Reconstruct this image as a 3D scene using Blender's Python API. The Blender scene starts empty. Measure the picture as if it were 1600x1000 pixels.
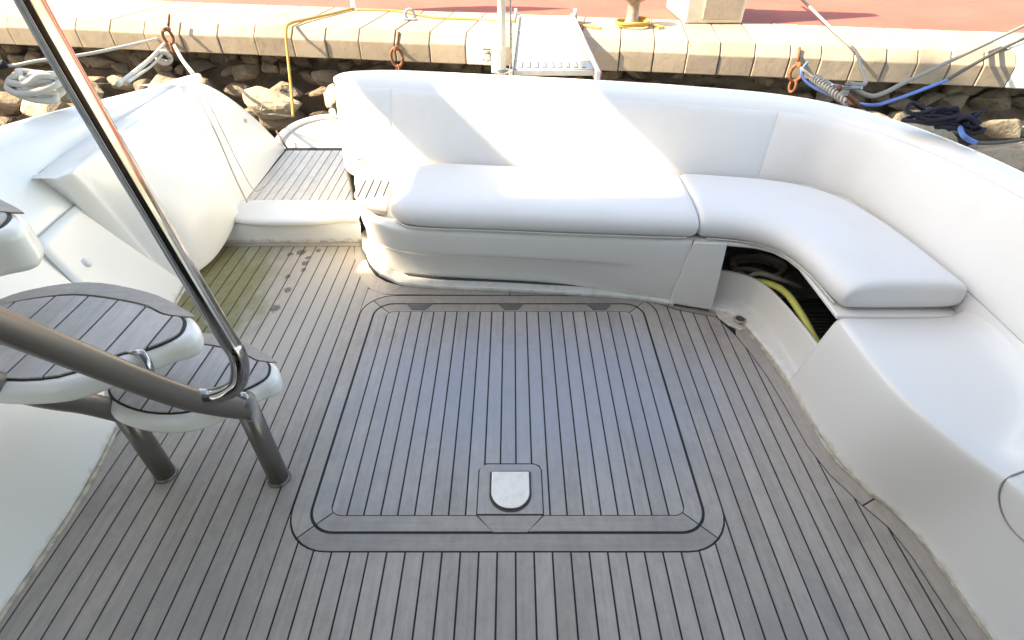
import bpy, bmesh, math, random
from mathutils import Vector, Matrix, noise
random.seed(7)
S = bpy.context.scene
COL = S.collection

# ---------------------------------------------------------------- camera, sky, sun, exposure
cam = bpy.data.cameras.new('camera'); cam_o = bpy.data.objects.new('camera', cam); COL.objects.link(cam_o)
cam.sensor_width = 36; cam.lens = 36*850/1600.0; cam.clip_start = 0.02; cam.clip_end = 400
cam_o.location = (0, 0, 1.8); cam_o.rotation_euler = (math.radians(90-39.27), 0, 0)
S.camera = cam_o
SUN_DIR = Vector((0.79, 0.035, -0.61)).normalized()          # the way the light travels
W = bpy.data.worlds.new('World'); S.world = W; W.use_nodes = True
wn = W.node_tree; bg = wn.nodes['Background']
sky = wn.nodes.new('ShaderNodeTexSky'); sky.sky_type = 'NISHITA'; sky.sun_disc = False
sky.sun_elevation = math.asin(-SUN_DIR.z); sky.sun_rotation = math.atan2(-SUN_DIR.x, -SUN_DIR.y)
wn.links.new(sky.outputs[0], bg.inputs[0]); bg.inputs[1].default_value = 0.13
sun = bpy.data.lights.new('sun', 'SUN'); sun.energy = 4.2; sun.angle = math.radians(1.0); sun.color = (1, .93, .80)
sun_o = bpy.data.objects.new('sun', sun); COL.objects.link(sun_o)
sun_o.location = (-6, 0, 8); sun_o.rotation_euler = SUN_DIR.to_track_quat('-Z', 'Y').to_euler()
S.view_settings.view_transform = 'Standard'; S.view_settings.look = 'None'
S.view_settings.exposure = 2.3
S.view_settings.use_white_balance = True; S.view_settings.white_balance_temperature = 8700; S.view_settings.white_balance_tint = 12; S.view_settings.gamma = 1; S.view_settings.use_curve_mapping = False

# ---------------------------------------------------------------- materials
def new_mat(name):
    m = bpy.data.materials.new(name); m.use_nodes = True
    nt = m.node_tree; return m, nt, nt.nodes['Principled BSDF']
def N(nt, t, **kw):
    n = nt.nodes.new(t)
    for k, v in kw.items():
        if k in n.inputs: n.inputs[k].default_value = v
        else: setattr(n, k, v)
    return n
def math_n(nt, op, a, b=None, clamp=False):
    n = nt.nodes.new('ShaderNodeMath'); n.operation = op; n.use_clamp = clamp
    for i, v in enumerate((a, b)):
        if v is None: continue
        if isinstance(v, (int, float)): n.inputs[i].default_value = v
        else: nt.links.new(v, n.inputs[i])
    return n.outputs[0]
def mix(nt, fac, a, b, blend='MIX'):
    n = nt.nodes.new('ShaderNodeMix'); n.data_type = 'RGBA'; n.blend_type = blend
    for i, v in ((0, fac), (6, a), (7, b)):
        if isinstance(v, (int, float)): n.inputs[i].default_value = v
        elif isinstance(v, tuple): n.inputs[i].default_value = (*v, 1)
        else: nt.links.new(v, n.inputs[i])
    return n.outputs[2]
def ramp(nt, src, lo, hi):
    n = nt.nodes.new('ShaderNodeMapRange'); n.clamp = True; n.interpolation_type = 'SMOOTHSTEP'
    n.inputs[1].default_value = lo; n.inputs[2].default_value = hi
    nt.links.new(src, n.inputs[0]); return n.outputs[0]
def noise_n(nt, scale, detail=3, rough=.55, vec=None, stretch=None):
    n = nt.nodes.new('ShaderNodeTexNoise'); n.inputs['Scale'].default_value = scale
    n.inputs['Detail'].default_value = detail; n.inputs['Roughness'].default_value = rough
    if vec is None:
        g_ = nt.nodes.new('ShaderNodeNewGeometry'); vec = g_.outputs['Position']
    if stretch:
        mp = nt.nodes.new('ShaderNodeMapping'); mp.inputs['Scale'].default_value = stretch
        nt.links.new(vec, mp.inputs[0]); vec = mp.outputs[0]
    nt.links.new(vec, n.inputs['Vector']); return n.outputs[0]
def bump(nt, b, h, strength=.3, dist=.002):
    n = nt.nodes.new('ShaderNodeBump'); n.inputs['Strength'].default_value = strength; n.inputs['Distance'].default_value = dist
    nt.links.new(h, n.inputs['Height']); nt.links.new(n.outputs[0], b.inputs['Normal'])
def plain(name, c, rough=.5, metal=0, var=.0, var_scale=8, c2=None, bmp=0, bmp_scale=60, coat=0, bdist=.002):
    m, nt, b = new_mat(name)
    b.inputs['Base Color'].default_value = (*c, 1); b.inputs['Roughness'].default_value = rough
    b.inputs['Metallic'].default_value = metal
    if coat: b.inputs['Coat Weight'].default_value = coat; b.inputs['Coat Roughness'].default_value = .12
    if var or c2:
        f = ramp(nt, noise_n(nt, var_scale, 4), .35, .7)
        c2 = c2 or tuple(v*(1-var) for v in c)
        nt.links.new(mix(nt, f, c, c2), b.inputs['Base Color'])
        nt.links.new(math_n(nt, 'MULTIPLY_ADD', f, .12) if False else math_n(nt, 'ADD', math_n(nt, 'MULTIPLY', f, .12), rough-.04), b.inputs['Roughness'])
    if bmp: bump(nt, b, noise_n(nt, bmp_scale, 4), bmp, bdist)
    return m
def sep(nt):
    g_ = nt.nodes.new('ShaderNodeNewGeometry'); s_ = nt.nodes.new('ShaderNodeSeparateXYZ')
    nt.links.new(g_.outputs['Position'], s_.inputs[0]); return s_.outputs
def blob(nt, xyz, cx, cy, rx, ry, soft=.6):
    dx = math_n(nt, 'DIVIDE', math_n(nt, 'SUBTRACT', xyz[0], cx), rx)
    dy = math_n(nt, 'DIVIDE', math_n(nt, 'SUBTRACT', xyz[1], cy), ry)
    d = math_n(nt, 'SQRT', math_n(nt, 'ADD', math_n(nt, 'MULTIPLY', dx, dx), math_n(nt, 'MULTIPLY', dy, dy)))
    return d

def teak_mat(name, base, algae_sheen=False, dirt=.4, axis='Y'):
    m, nt, b = new_mat(name)
    st = (60, 2.2, 60) if axis == 'Y' else (2.2, 70, 70)
    grain = noise_n(nt, 1.0, 5, .65, stretch=st)
    fine = noise_n(nt, 1.0, 3, .6, stretch=tuple(v*3 for v in st))
    patch = noise_n(nt, 2.3, 4, .6)
    patch2 = noise_n(nt, 7.0, 5, .65, stretch=(1, .45, 1))
    oi = nt.nodes.new('ShaderNodeObjectInfo')
    c = mix(nt, ramp(nt, grain, .3, .72), base, tuple(v*.86 for v in base))
    mott = noise_n(nt, 26, 5, .7, stretch=(1, .6, 1)); speck = noise_n(nt, 160, 2, .6)
    c = mix(nt, math_n(nt, 'MULTIPLY', ramp(nt, mott, .45, .68), .30), c, tuple(v*.60 for v in base))
    c = mix(nt, math_n(nt, 'MULTIPLY', ramp(nt, speck, .60, .72), .30), c, tuple(v*.5 for v in base))
    c = mix(nt, math_n(nt, 'MULTIPLY', ramp(nt, mott, .50, .30), .20), c, tuple(min(v*1.3, .9) for v in base))
    c = mix(nt, math_n(nt, 'MULTIPLY', ramp(nt, fine, .5, .75), .2), c, tuple(v*.5 for v in base))
    c = mix(nt, math_n(nt, 'MULTIPLY', ramp(nt, patch2, .52, .75), dirt), c, (base[0]*.55, base[1]*.53, base[2]*.5))
    c = mix(nt, math_n(nt, 'MULTIPLY', ramp(nt, patch, .48, .66), .45), c, (base[0]*.66, base[1]*.70, base[2]*.76))
    hsv = nt.nodes.new('ShaderNodeHueSaturation')
    nt.links.new(c, hsv.inputs['Color'])
    nt.links.new(math_n(nt, 'ADD', math_n(nt, 'MULTIPLY', oi.outputs['Random'], .18), .92), hsv.inputs['Value'])
    c = hsv.outputs[0]
    rough = math_n(nt, 'ADD', math_n(nt, 'MULTIPLY', grain, .22), .42)
    if algae_sheen:
        xyz = sep(nt)
        d = math_n(nt, 'ADD', blob(nt, xyz, -1.86, 2.35, .62, .80), math_n(nt, 'MULTIPLY', math_n(nt, 'SUBTRACT', patch2, .5), 1.3))
        f = math_n(nt, 'MULTIPLY', math_n(nt, 'SUBTRACT', 1.0, ramp(nt, d, .55, 1.2)), math_n(nt, 'ADD', .78, math_n(nt, 'MULTIPLY', ramp(nt, mott, .6, .4), .22)))
        d2 = math_n(nt, 'ADD', math_n(nt, 'ABSOLUTE', math_n(nt, 'SUBTRACT', xyz[1], 2.97)), math_n(nt, 'MULTIPLY', math_n(nt, 'SUBTRACT', patch2, .5), .34))
        f2 = math_n(nt, 'MULTIPLY', math_n(nt, 'SUBTRACT', 1.0, ramp(nt, d2, .03, .16)), .55)
        f2 = math_n(nt, 'MULTIPLY', f2, math_n(nt, 'LESS_THAN', xyz[0], -.9))
        f = math_n(nt, 'MAXIMUM', f, f2)
        c = mix(nt, math_n(nt, 'MULTIPLY', f, .85), c, (.175, .158, .022))
        # pale band in the left field of planks
        d3 = blob(nt, xyz, -1.15, 2.35, .45, .9)
        f3 = math_n(nt, 'MULTIPLY', math_n(nt, 'SUBTRACT', 1.0, ramp(nt, d3, .3, 1.1)), .55)
        c = mix(nt, math_n(nt, 'MULTIPLY', f3, math_n(nt, 'SUBTRACT', 1.0, f)), c, (.54, .49, .41))
        # brown drip marks
        for (cx, cy, r) in ((-1.30, 2.60, .018), (-1.26, 2.47, .024), (-1.27, 2.30, .028), (-1.24, 2.74, .022), (-1.30, 2.86, .03), (-1.24, 2.80, .016), (-1.36, 2.84, .02), (-1.20, 2.88, .018), (-1.23, 2.67, .016)):
            dd = math_n(nt, 'ADD', blob(nt, xyz, cx, cy, r, r*1.3), math_n(nt, 'MULTIPLY', math_n(nt, 'SUBTRACT', noise_n(nt, 60, 2), .5), 1.6))
            c = mix(nt, math_n(nt, 'MULTIPLY', math_n(nt, 'SUBTRACT', 1.0, ramp(nt, dd, .6, 1.1)), .75), c, (.075, .035, .025))
    if algae_sheen:
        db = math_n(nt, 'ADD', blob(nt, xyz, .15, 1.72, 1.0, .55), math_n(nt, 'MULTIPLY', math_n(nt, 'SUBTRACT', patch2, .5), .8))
        c = mix(nt, math_n(nt, 'MULTIPLY', math_n(nt, 'SUBTRACT', 1.0, ramp(nt, db, .3, 1.2)), .62), c, (.31, .355, .43))  # blue-grey patch paints the sky's reflection into the hatch colour
    nt.links.new(c, b.inputs['Base Color']); nt.links.new(rough, b.inputs['Roughness'])
    bump(nt, b, grain, .35, .0015)
    return m

def gel_mat(name, c=(.80, .79, .75), dirt=True, rough=.26):
    m, nt, b = new_mat(name)
    b.inputs['Coat Weight'].default_value = .25; b.inputs['Coat Roughness'].default_value = .08
    n1 = noise_n(nt, 1.7, 4, .6); n2 = noise_n(nt, 9, 5, .7, stretch=(1, 1, .35))
    col = mix(nt, math_n(nt, 'MULTIPLY', ramp(nt, n1, .3, .8), .35), c, (c[0]*.965, c[1]*.955, c[2]*.92))
    if dirt:
        z = sep(nt)[2]
        d = math_n(nt, 'ADD', z, math_n(nt, 'MULTIPLY', math_n(nt, 'SUBTRACT', noise_n(nt, 14, 4, .7), .5), .09))
        f = math_n(nt, 'MULTIPLY', math_n(nt, 'SUBTRACT', 1.0, ramp(nt, d, -.01, .028)), .55)
        f = math_n(nt, 'MULTIPLY', f, ramp(nt, z, -.05, -.001))
        col = mix(nt, f, col, (.36, .31, .20))
    nt.links.new(col, b.inputs['Base Color'])
    b.inputs['Roughness'].default_value = rough
    bump(nt, b, noise_n(nt, 260, 2), .03, .001)
    return m

def vinyl_mat(name, c):
    m, nt, b = new_mat(name)
    n1 = noise_n(nt, 3.0, 4, .6); n2 = noise_n(nt, 11, 5, .7)
    col = mix(nt, math_n(nt, 'MULTIPLY', ramp(nt, n1, .45, .75), .6), c, (c[0]*.95, c[1]*.93, c[2]*.88))
    col = mix(nt, math_n(nt, 'MULTIPLY', ramp(nt, n2, .62, .82), .35), col, (.55, .48, .35))
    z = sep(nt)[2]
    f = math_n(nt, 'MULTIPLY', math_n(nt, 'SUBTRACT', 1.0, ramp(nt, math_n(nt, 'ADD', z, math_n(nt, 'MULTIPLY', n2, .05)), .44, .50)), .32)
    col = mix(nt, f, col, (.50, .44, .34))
    nt.links.new(col, b.inputs['Base Color'])
    b.inputs['Roughness'].default_value = .42
    h = math_n(nt, 'ADD', noise_n(nt, 450, 2), math_n(nt, 'MULTIPLY', noise_n(nt, 7, 3), 4.5))
    bump(nt, b, h, .14, .004)
    return m

def rope_mat(name, c, c2=None, scale=90, rough=.8):
    m, nt, b = new_mat(name)
    w = nt.nodes.new('ShaderNodeTexWave'); w.inputs['Scale'].default_value = scale; w.bands_direction = 'DIAGONAL'
    w.inputs['Distortion'].default_value = 1.5
    g_ = nt.nodes.new('ShaderNodeNewGeometry'); nt.links.new(g_.outputs['Position'], w.inputs[0])
    nt.links.new(mix(nt, w.outputs['Fac'], c2 or tuple(v*.55 for v in c), c), b.inputs['Base Color'])
    b.inputs['Roughness'].default_value = rough
    bump(nt, b, w.outputs['Fac'], .5, .004)
    return m

def stone_mat(name, c, c2, c3, scale=3.0, rnd=.25, bmp=.6, bd=.02):
    m, nt, b = new_mat(name)
    oi = nt.nodes.new('ShaderNodeObjectInfo')
    n1 = noise_n(nt, scale, 6, .65); n2 = noise_n(nt, scale*5, 5, .7)
    col = mix(nt, ramp(nt, n1, .35, .68), c, c2)
    col = mix(nt, math_n(nt, 'MULTIPLY', ramp(nt, n2, .52, .75), .6), col, c3)
    hsv = nt.nodes.new('ShaderNodeHueSaturation'); nt.links.new(col, hsv.inputs['Color'])
    nt.links.new(math_n(nt, 'ADD', math_n(nt, 'MULTIPLY', oi.outputs['Random'], rnd), 1-rnd/2), hsv.inputs['Value'])
    nt.links.new(hsv.outputs[0], b.inputs['Base Color']); b.inputs['Roughness'].default_value = .88
    h = math_n(nt, 'ADD', n1, math_n(nt, 'MULTIPLY', n2, .5)); bump(nt, b, h, bmp, bd)
    return m

GEL = gel_mat('white_gelcoat'); PLATM = gel_mat('platform_gelcoat', (.56, .53, .46)); GEL_IN = gel_mat('white_gelcoat_clean', dirt=False)
GELW = gel_mat('cream_gelcoat', (.81, .795, .74))
VINYL = vinyl_mat('white_vinyl', (.78, .775, .75))
BACKV = vinyl_mat('white_vinyl_back', (.78, .77, .74))
TEAK = teak_mat('weathered_teak', (.45, .395, .338), algae_sheen=True)
TEAKH = teak_mat('hatch_teak', (.445, .402, .362), dirt=.5, algae_sheen=True)
TEAKX = teak_mat('margin_teak', (.395, .345, .295), axis='X', algae_sheen=False)
TEAKS = teak_mat('step_teak', (.50, .45, .42), dirt=.3)
TEAKP = teak_mat('platform_teak', (.78, .72, .63), dirt=.3)
CAULK = plain('black_caulk', (.012, .012, .013), .6)
STEEL = plain('polished_steel', (.40, .39, .385), .09, 1, var=.15, var_scale=20)
LATCH = plain('brushed_steel', (.86, .74, .60), .36, 1, var=.1, var_scale=30)  # warm tint puts a sunlit reflection into the steel colour
TAUPE = plain('taupe_anodised_tube', (.19, .172, .155), .32, .6, bmp=.03)
RUST = plain('rusty_iron', (.26, .085, .035), .85, 0, c2=(.10, .05, .035), var_scale=30, bmp=.8, bmp_scale=80, bdist=.006)
GALV = plain('galvanised_steel', (.48, .45, .40), .5, .6, var=.4, var_scale=30)
BOLL = plain('worn_iron', (.22, .17, .14), .7, .3, c2=(.36, .30, .26), var_scale=18, bmp=.4, bmp_scale=60)
BLACK = plain('black_rubber', (.06, .064, .068), .7, bmp=.3, bmp_scale=90)
LINER = plain('locker_lining', (.34, .33, .30), .8, var=.4)
KERB = stone_mat('limestone_kerb', (.37, .305, .235), (.31, .255, .19), (.18, .148, .11), 2.6, .28, .6, .01)
ROCK = stone_mat('rubble_rock', (.36, .315, .24), (.24, .20, .145), (.10, .075, .05), 3.0, .5, .9, .05)
ROCKD = stone_mat('dark_shaded_rock', (.23, .18, .125), (.14, .105, .08), (.07, .055, .045), 3.5, .6, .9, .05)  # dark copy of the rubble, shade under the kerb put into its colour
PAVE = stone_mat('red_pavement', (.36, .085, .062), (.29, .068, .05), (.39, .115, .088), 1.3, .0, .25, .004)
PAINTW = plain('white_road_paint', (.78, .77, .72), .7, var=.2, var_scale=12)
PAINTB = plain('black_paint', (.03, .03, .03), .7)
CREAM = plain('cream_painted_concrete', (.66, .60, .48), .8, var=.2, var_scale=5, bmp=.3)
WHITER = rope_mat('white_rope', (.74, .71, .64)); GREYR = rope_mat('grey_rope', (.34, .31, .27))
YELR = rope_mat('yellow_rope', (.66, .40, .10)); BLUER = rope_mat('blue_rope', (.05, .15, .50), (.16, .28, .60))
DARKR = rope_mat('dark_rope', (.10, .085, .07)); NAVYR = rope_mat('navy_rope', (.012, .014, .03), (.006, .006, .012))
BINR = rope_mat('brown_rope', (.58, .51, .42)); HOSE = plain('yellow_green_hose', (.62, .62, .16), .45, var=.15)
GRATE = plain('beige_grating', (.72, .66, .56), .8, var=.15, var_scale=14)
GREYP = plain('grey_plastic', (.30, .31, .33), .5)
REDP = plain('red_plastic', (.50, .05, .04), .5)
BROWNK = plain('brown_knob', (.20, .10, .04), .4)
HULLW = gel_mat('unseen_gelcoat', (.72, .72, .70), dirt=False)
WATER, nt, b = new_mat('harbour_water')
b.inputs['Base Color'].default_value = (.012, .03, .028, 1); b.inputs['Roughness'].default_value = .06
bump(nt, b, noise_n(nt, 5, 4), .35, .05)

# ---------------------------------------------------------------- helpers
def link(o, parent=None):
    COL.objects.link(o)
    if parent is not None: o.parent = parent
    return o
def tag(o, label=None, cat=None, group=None, kind=None):
    if label: o['label'] = label
    if cat: o['category'] = cat
    if group: o['group'] = group
    if kind: o['kind'] = kind
    return o
def thing(name, label, cat, group=None, kind=None, loc=(0, 0, 0)):
    o = bpy.data.objects.new(name, None); o.location = loc; o.empty_display_size = .1
    return tag(link(o), label, cat, group, kind)
def finish(name, bm, mat, parent=None, smooth=False, auto=None):
    bmesh.ops.recalc_face_normals(bm, faces=bm.faces[:])
    me = bpy.data.meshes.new(name); bm.to_mesh(me); bm.free()
    for p in me.polygons: p.use_smooth = smooth
    me.materials.append(mat)
    o = bpy.data.objects.new(name, me); link(o, parent)
    if parent is not None and parent.parent is None and parent.location.length > 0:
        o.matrix_parent_inverse = Matrix.Translation(-parent.location)
    return o
def v3(p, z=None):
    return Vector((p[0], p[1], p[2] if len(p) > 2 else z))
def add_prism(bm, poly, z0, z1):
    lo = [bm.verts.new((p[0], p[1], z0)) for p in poly]; hi = [bm.verts.new((p[0], p[1], z1)) for p in poly]
    bm.faces.new(hi); bm.faces.new(lo[::-1]); n = len(poly)
    for i in range(n): bm.faces.new((lo[i], lo[(i+1) % n], hi[(i+1) % n], hi[i]))
def prism(name, poly, z0, z1, mat, parent=None, bev=0, seg=2):
    bm = bmesh.new(); add_prism(bm, poly, z0, z1); o = finish(name, bm, mat, parent, smooth=bev > 0 and seg > 1)
    if bev: bevel(o, bev, seg)
    return o
def bevel(o, w, seg=2, angle=35):
    m = o.modifiers.new('bevel', 'BEVEL'); m.width = w; m.segments = seg; m.limit_method = 'ANGLE'; m.angle_limit = math.radians(angle)
    if seg > 1:
        for p in o.data.polygons: p.use_smooth = True
        w_ = o.modifiers.new('wn', 'WEIGHTED_NORMAL'); w_.keep_sharp = True
def add_box(bm, c, s, rot=None):
    r = bmesh.ops.create_cube(bm, size=1); vs = r['verts']
    bmesh.ops.scale(bm, vec=s, verts=vs)
    if rot is not None: bmesh.ops.rotate(bm, cent=(0, 0, 0), matrix=rot, verts=vs)
    bmesh.ops.translate(bm, vec=c, verts=vs); return vs
def smooth_path(pts, n=6):
    pts = [Vector(p) for p in pts]
    if len(pts) < 3: return pts
    out = []
    for i in range(len(pts)-1):
        p0 = pts[max(i-1, 0)]; p1 = pts[i]; p2 = pts[i+1]; p3 = pts[min(i+2, len(pts)-1)]
        for k in range(n):
            t = k/n
            out.append(.5*((2*p1)+(p2-p0)*t+(2*p0-5*p1+4*p2-p3)*t*t+(3*p1-p0-3*p2+p3)*t**3))
    out.append(pts[-1]); return out
def add_tube(bm, pts, r, seg=10, n=6, r1=None, flat=1):
    P_ = smooth_path(pts, n); rings = []; up = Vector((0, 0, 1)); prev = None
    for i, p in enumerate(P_):
        t = (P_[min(i+1, len(P_)-1)] - P_[max(i-1, 0)]).normalized()
        if prev is None:
            a = t.cross(up if abs(t.z) < .95 else Vector((1, 0, 0))).normalized()
        else:
            a = (prev - t*prev.dot(t)).normalized()
        prev = a; b_ = t.cross(a)
        rr = r if r1 is None else r+(r1-r)*i/(len(P_)-1)
        rings.append([bm.verts.new(p+(a*math.cos(2*math.pi*k/seg)+b_*math.sin(2*math.pi*k/seg)*flat)*rr) for k in range(seg)])
    for A, B in zip(rings, rings[1:]):
        for k in range(seg): bm.faces.new((A[k], A[(k+1) % seg], B[(k+1) % seg], B[k]))
    bm.faces.new(rings[0][::-1]); bm.faces.new(rings[-1])
def tube(name, pts, r, mat, parent=None, seg=10, n=6, r1=None, flat=1):
    bm = bmesh.new(); add_tube(bm, pts, r, seg, n, r1, flat); o = finish(name, bm, mat, parent, smooth=True); return o
def lathe(name, prof, c, mat, parent=None, seg=24, axis=None):
    bm = bmesh.new(); rings = []
    for (r, z) in prof:
        rings.append([bm.verts.new((r*math.cos(2*math.pi*k/seg), r*math.sin(2*math.pi*k/seg), z)) for k in range(seg)])
    for A, B in zip(rings, rings[1:]):
        for k in range(seg): bm.faces.new((A[k], A[(k+1) % seg], B[(k+1) % seg], B[k]))
    bm.faces.new(rings[0][::-1]); bm.faces.new(rings[-1])
    if axis is not None:
        bmesh.ops.rotate(bm, cent=(0, 0, 0), matrix=Vector((0, 0, 1)).rotation_difference(Vector(axis)).to_matrix(), verts=bm.verts[:])
    bmesh.ops.translate(bm, vec=c, verts=bm.verts[:])
    o = finish(name, bm, mat, parent, smooth=True); bevel(o, .002, 1, 40); return o
def loft(name, rows, mat, parent=None, sub=2, thick=0, off=-1, caps=False, closed=False):
    bm = bmesh.new(); V = [[bm.verts.new(p) for p in r] for r in rows]
    for A, B in zip(V, V[1:]):
        m = len(A)
        for k in range(m if closed else m-1): bm.faces.new((A[k], A[(k+1) % m], B[(k+1) % m], B[k]))
    if caps: bm.faces.new(V[0][::-1]); bm.faces.new(V[-1])
    o = finish(name, bm, mat, parent, smooth=True)
    if sub:
        s_ = o.modifiers.new('sub', 'SUBSURF'); s_.levels = s_.render_levels = sub; s_.boundary_smooth = 'PRESERVE_CORNERS'
    if thick:
        t_ = o.modifiers.new('thick', 'SOLIDIFY'); t_.thickness = thick; t_.offset = off
    return o
def clip(poly, ax, val, keep_less):
    out = []; n = len(poly)
    for i in range(n):
        a, b_ = poly[i], poly[(i+1) % n]
        ia = (a[ax] <= val) == keep_less or a[ax] == val; ib = (b_[ax] <= val) == keep_less or b_[ax] == val
        if ia: out.append(a)
        if ia != ib:
            t = (val-a[ax])/(b_[ax]-a[ax]); out.append((a[0]+(b_[0]-a[0])*t, a[1]+(b_[1]-a[1])*t))
    return out
def area(p):
    return abs(sum(p[i][0]*p[(i+1) % len(p)][1]-p[(i+1) % len(p)][0]*p[i][1] for i in range(len(p))))/2
def dedupe(p):
    q = []
    for a in p:
        if not q or (abs(a[0]-q[-1][0])+abs(a[1]-q[-1][1])) > 1e-4: q.append(a)
    if len(q) > 1 and abs(q[0][0]-q[-1][0])+abs(q[0][1]-q[-1][1]) < 1e-4: q.pop()
    return q
GAP = .0033
def strips(zone, x0, w, n, name, mat, parent, z1=0.0, th=.006, rotate=None):
    for i in range(n):
        a = x0+i*w; p = clip(clip(zone, 0, a+GAP, False), 0, a+w-GAP, True); p = dedupe(p)
        if len(p) < 3 or area(p) < 2e-4: continue
        prism(name, p, z1-th, z1+random.uniform(-.0004, .0005), mat, parent)
def rrect(x0, x1, y0, y1, r, n=8):
    # four corner arcs, each as a list, counter-clockwise from bottom-left
    cs = [((x0+r, y0+r), 180), ((x1-r, y0+r), 270), ((x1-r, y1-r), 0), ((x0+r, y1-r), 90)]
    return [[(c[0]+r*math.cos(math.radians(a+90*k/n)), c[1]+r*math.sin(math.radians(a+90*k/n))) for k in range(n+1)] for c, a in cs]
def ring_boards(outer, inner):
    # boards between two rounded rectangles, mitred in the middle of each corner
    res = []
    h = len(outer[0])//2
    for i in range(4):
        j = (i+1) % 4
        o = outer[i][h:]+outer[j][:h+1]; n = inner[i][h:]+inner[j][:h+1]
        def trim(path):
            a, b_ = Vector(path[0]), Vector(path[1]); c, d = Vector(path[-1]), Vector(path[-2])
            path = list(path); path[0] = tuple(a+(b_-a).normalized()*min(.0025, (b_-a).length*.5)); path[-1] = tuple(c+(d-c).normalized()*min(.0025, (d-c).length*.5)); return path
        res.append(trim(o)+trim(n)[::-1])
    return res

# ================================================================ COCKPIT FLOOR
FRONT = .15
left_edge = [(-1.60, FRONT), (-1.60, .75), (-1.60, .95), (-1.605, 1.15), (-1.635, 1.36), (-1.68, 1.6), (-1.74, 1.9), (-1.80, 2.2), (-1.84, 2.5), (-1.84, 2.93)]
right_edge = [(1.46, FRONT), (1.462, .5), (1.455, .66), (1.437, .93), (1.41, 1.06), (1.36, 1.15), (1.30, 1.28), (1.275, 1.40), (1.268, 1.62), (1.255, 1.80), (1.228, 1.98), (1.20, 2.10), (1.165, 2.20)]
floor = tag(bpy.data.objects.new('floor', None), kind='structure'); link(floor)
bm = bmesh.new()
add_prism(bm, [(-2.0, .05), (1.6, .05), (1.6, 2.8), (1.0, 3.05), (-2.0, 3.05)], -.05, -.0028)
finish('caulked_underlay', bm, CAULK, floor)
R0 = dict(x0=-.805, x1=.772, y0=.943, y1=2.415, r=.165)
R1 = (-.735, .702, 1.012, 2.342, .10)
R2 = (-.662, .632, 1.082, 2.272, .04)
n8 = 8
ro = rrect(R0['x0'], R0['x1'], R0['y0'], R0['y1'], R0['r'])
def shrink(t, d): return rrect(t[0]+d, t[1]-d, t[2]+d, t[3]-d, max(t[4]-d, .005))
def grow(t, d): return rrect(t[0]-d, t[1]+d, t[2]-d, t[3]+d, t[4]+d)
R0t = (R0['x0'], R0['x1'], R0['y0'], R0['y1'], R0['r'])
for i, p in enumerate(ring_boards(shrink(R0t, GAP), grow(R1, .004))):
    prism('margin_board', p, -.006, 0.0003*i, TEAKX if i in (0, 2) else TEAK, floor)
# left field
seat_margin_out = [(-.985, 2.93), (-.955, 2.80), (-.905, 2.66), (-.85, 2.54), (-.79, 2.47), (-.70, 2.425)]
seat_margin_in = [(-.93, 2.93), (-.90, 2.83), (-.85, 2.70), (-.79, 2.605), (-.72, 2.545), (-.62, 2.505)]
WL = .0695
zone = left_edge + [(-1.84, 2.93), (-.99, 2.93)] + seat_margin_out[1:5] + [(-.81, 2.42), (-.8085, 2.3), (-.8085, FRONT)]
zone = [(max(p[0], -9), p[1]) for p in zone]
# cross cut in the outermost plank by the step
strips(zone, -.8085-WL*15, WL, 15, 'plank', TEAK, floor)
# front field, with the ring's two lower corners taken out
c_bl = [(x-.0028, y-.0028) for x, y in ro[0]]; c_br = [(x+.0028, y-.0028) for x, y in ro[1]]
zone = [(-.8058, FRONT), (.7755, FRONT)] + c_br[::-1] + c_bl[::-1]
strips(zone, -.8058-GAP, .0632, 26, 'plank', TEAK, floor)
# right field: planks run up to a margin board that follows the moulding
def offset_in(path, d):
    out = []
    for i, p in enumerate(path):
        a = Vector(path[max(i-1, 0)]); b_ = Vector(path[min(i+1, len(path)-1)]); t = (b_-a).normalized()
        out.append((p[0]-t.y*d, p[1]+t.x*d))
    return out
rin = offset_in(right_edge, .070); rin = [(x, y) for x, y in rin]
rin_g = offset_in(right_edge, .0755)
back_line = [(1.075, 2.222), (.88, 2.285), (.80, 2.335)]
zone = [(.7755, FRONT)] + [p for p in rin_g if p[1] < 2.16] + back_line + [(.7755, 2.345)]
strips(zone, .7755-GAP, .0632, 11, 'plank', TEAK, floor)
k = 5
cut = [right_edge[:k+1], right_edge[k:]], [rin[:k+1], rin[k:]]
for a, b_ in zip(*cut):
    a = list(a); b_ = list(b_)
    if a[0][1] > 1: a[0] = (a[0][0]-.003, a[0][1]+.005); b_[0] = (b_[0][0]-.003, b_[0][1]+.005)
    b_ = [q for q in b_ if q[1] < 2.165]
    prism('margin_board', a+b_[::-1], -.006, 0, TEAK, floor)
# back margin along bench and to the drain
prism('margin_board', [(.885, 2.293), (1.07, 2.228), (1.11, 2.265), (1.07, 2.29), (.90, 2.345), (.80, 2.405), (.775, 2.405), (.80, 2.345)], -.006, 0, TEAKX, floor)
arc = [(x-.0035, y+.0035) for x, y in ro[3]]; prism('margin_board', arc+[(-.808, 2.262), (-.808, 2.478), (-.79, 2.468), (-.70, 2.423)], -.006, .0003, TEAK, floor)
arc = [(x+.0035, y+.0035) for x, y in ro[2]]; prism('margin_board', arc+[(.612, 2.4185), (.772, 2.402)], -.006, .0003, TEAKX, floor)
prism('margin_board', seat_margin_in + seat_margin_out[::-1], -.006, .0006, TEAK, floor)
prism('margin_board', [(-.695, 2.427), (-.015, 2.421), (-.015, 2.475), (-.61, 2.515)], -.006, .0002, TEAKX, floor)
prism('margin_board', [(-.010, 2.421), (.70, 2.419), (.775, 2.409), (.72, 2.40), (.60, 2.43), (-.010, 2.475)], -.006, .0004, TEAKX, floor)
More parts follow.
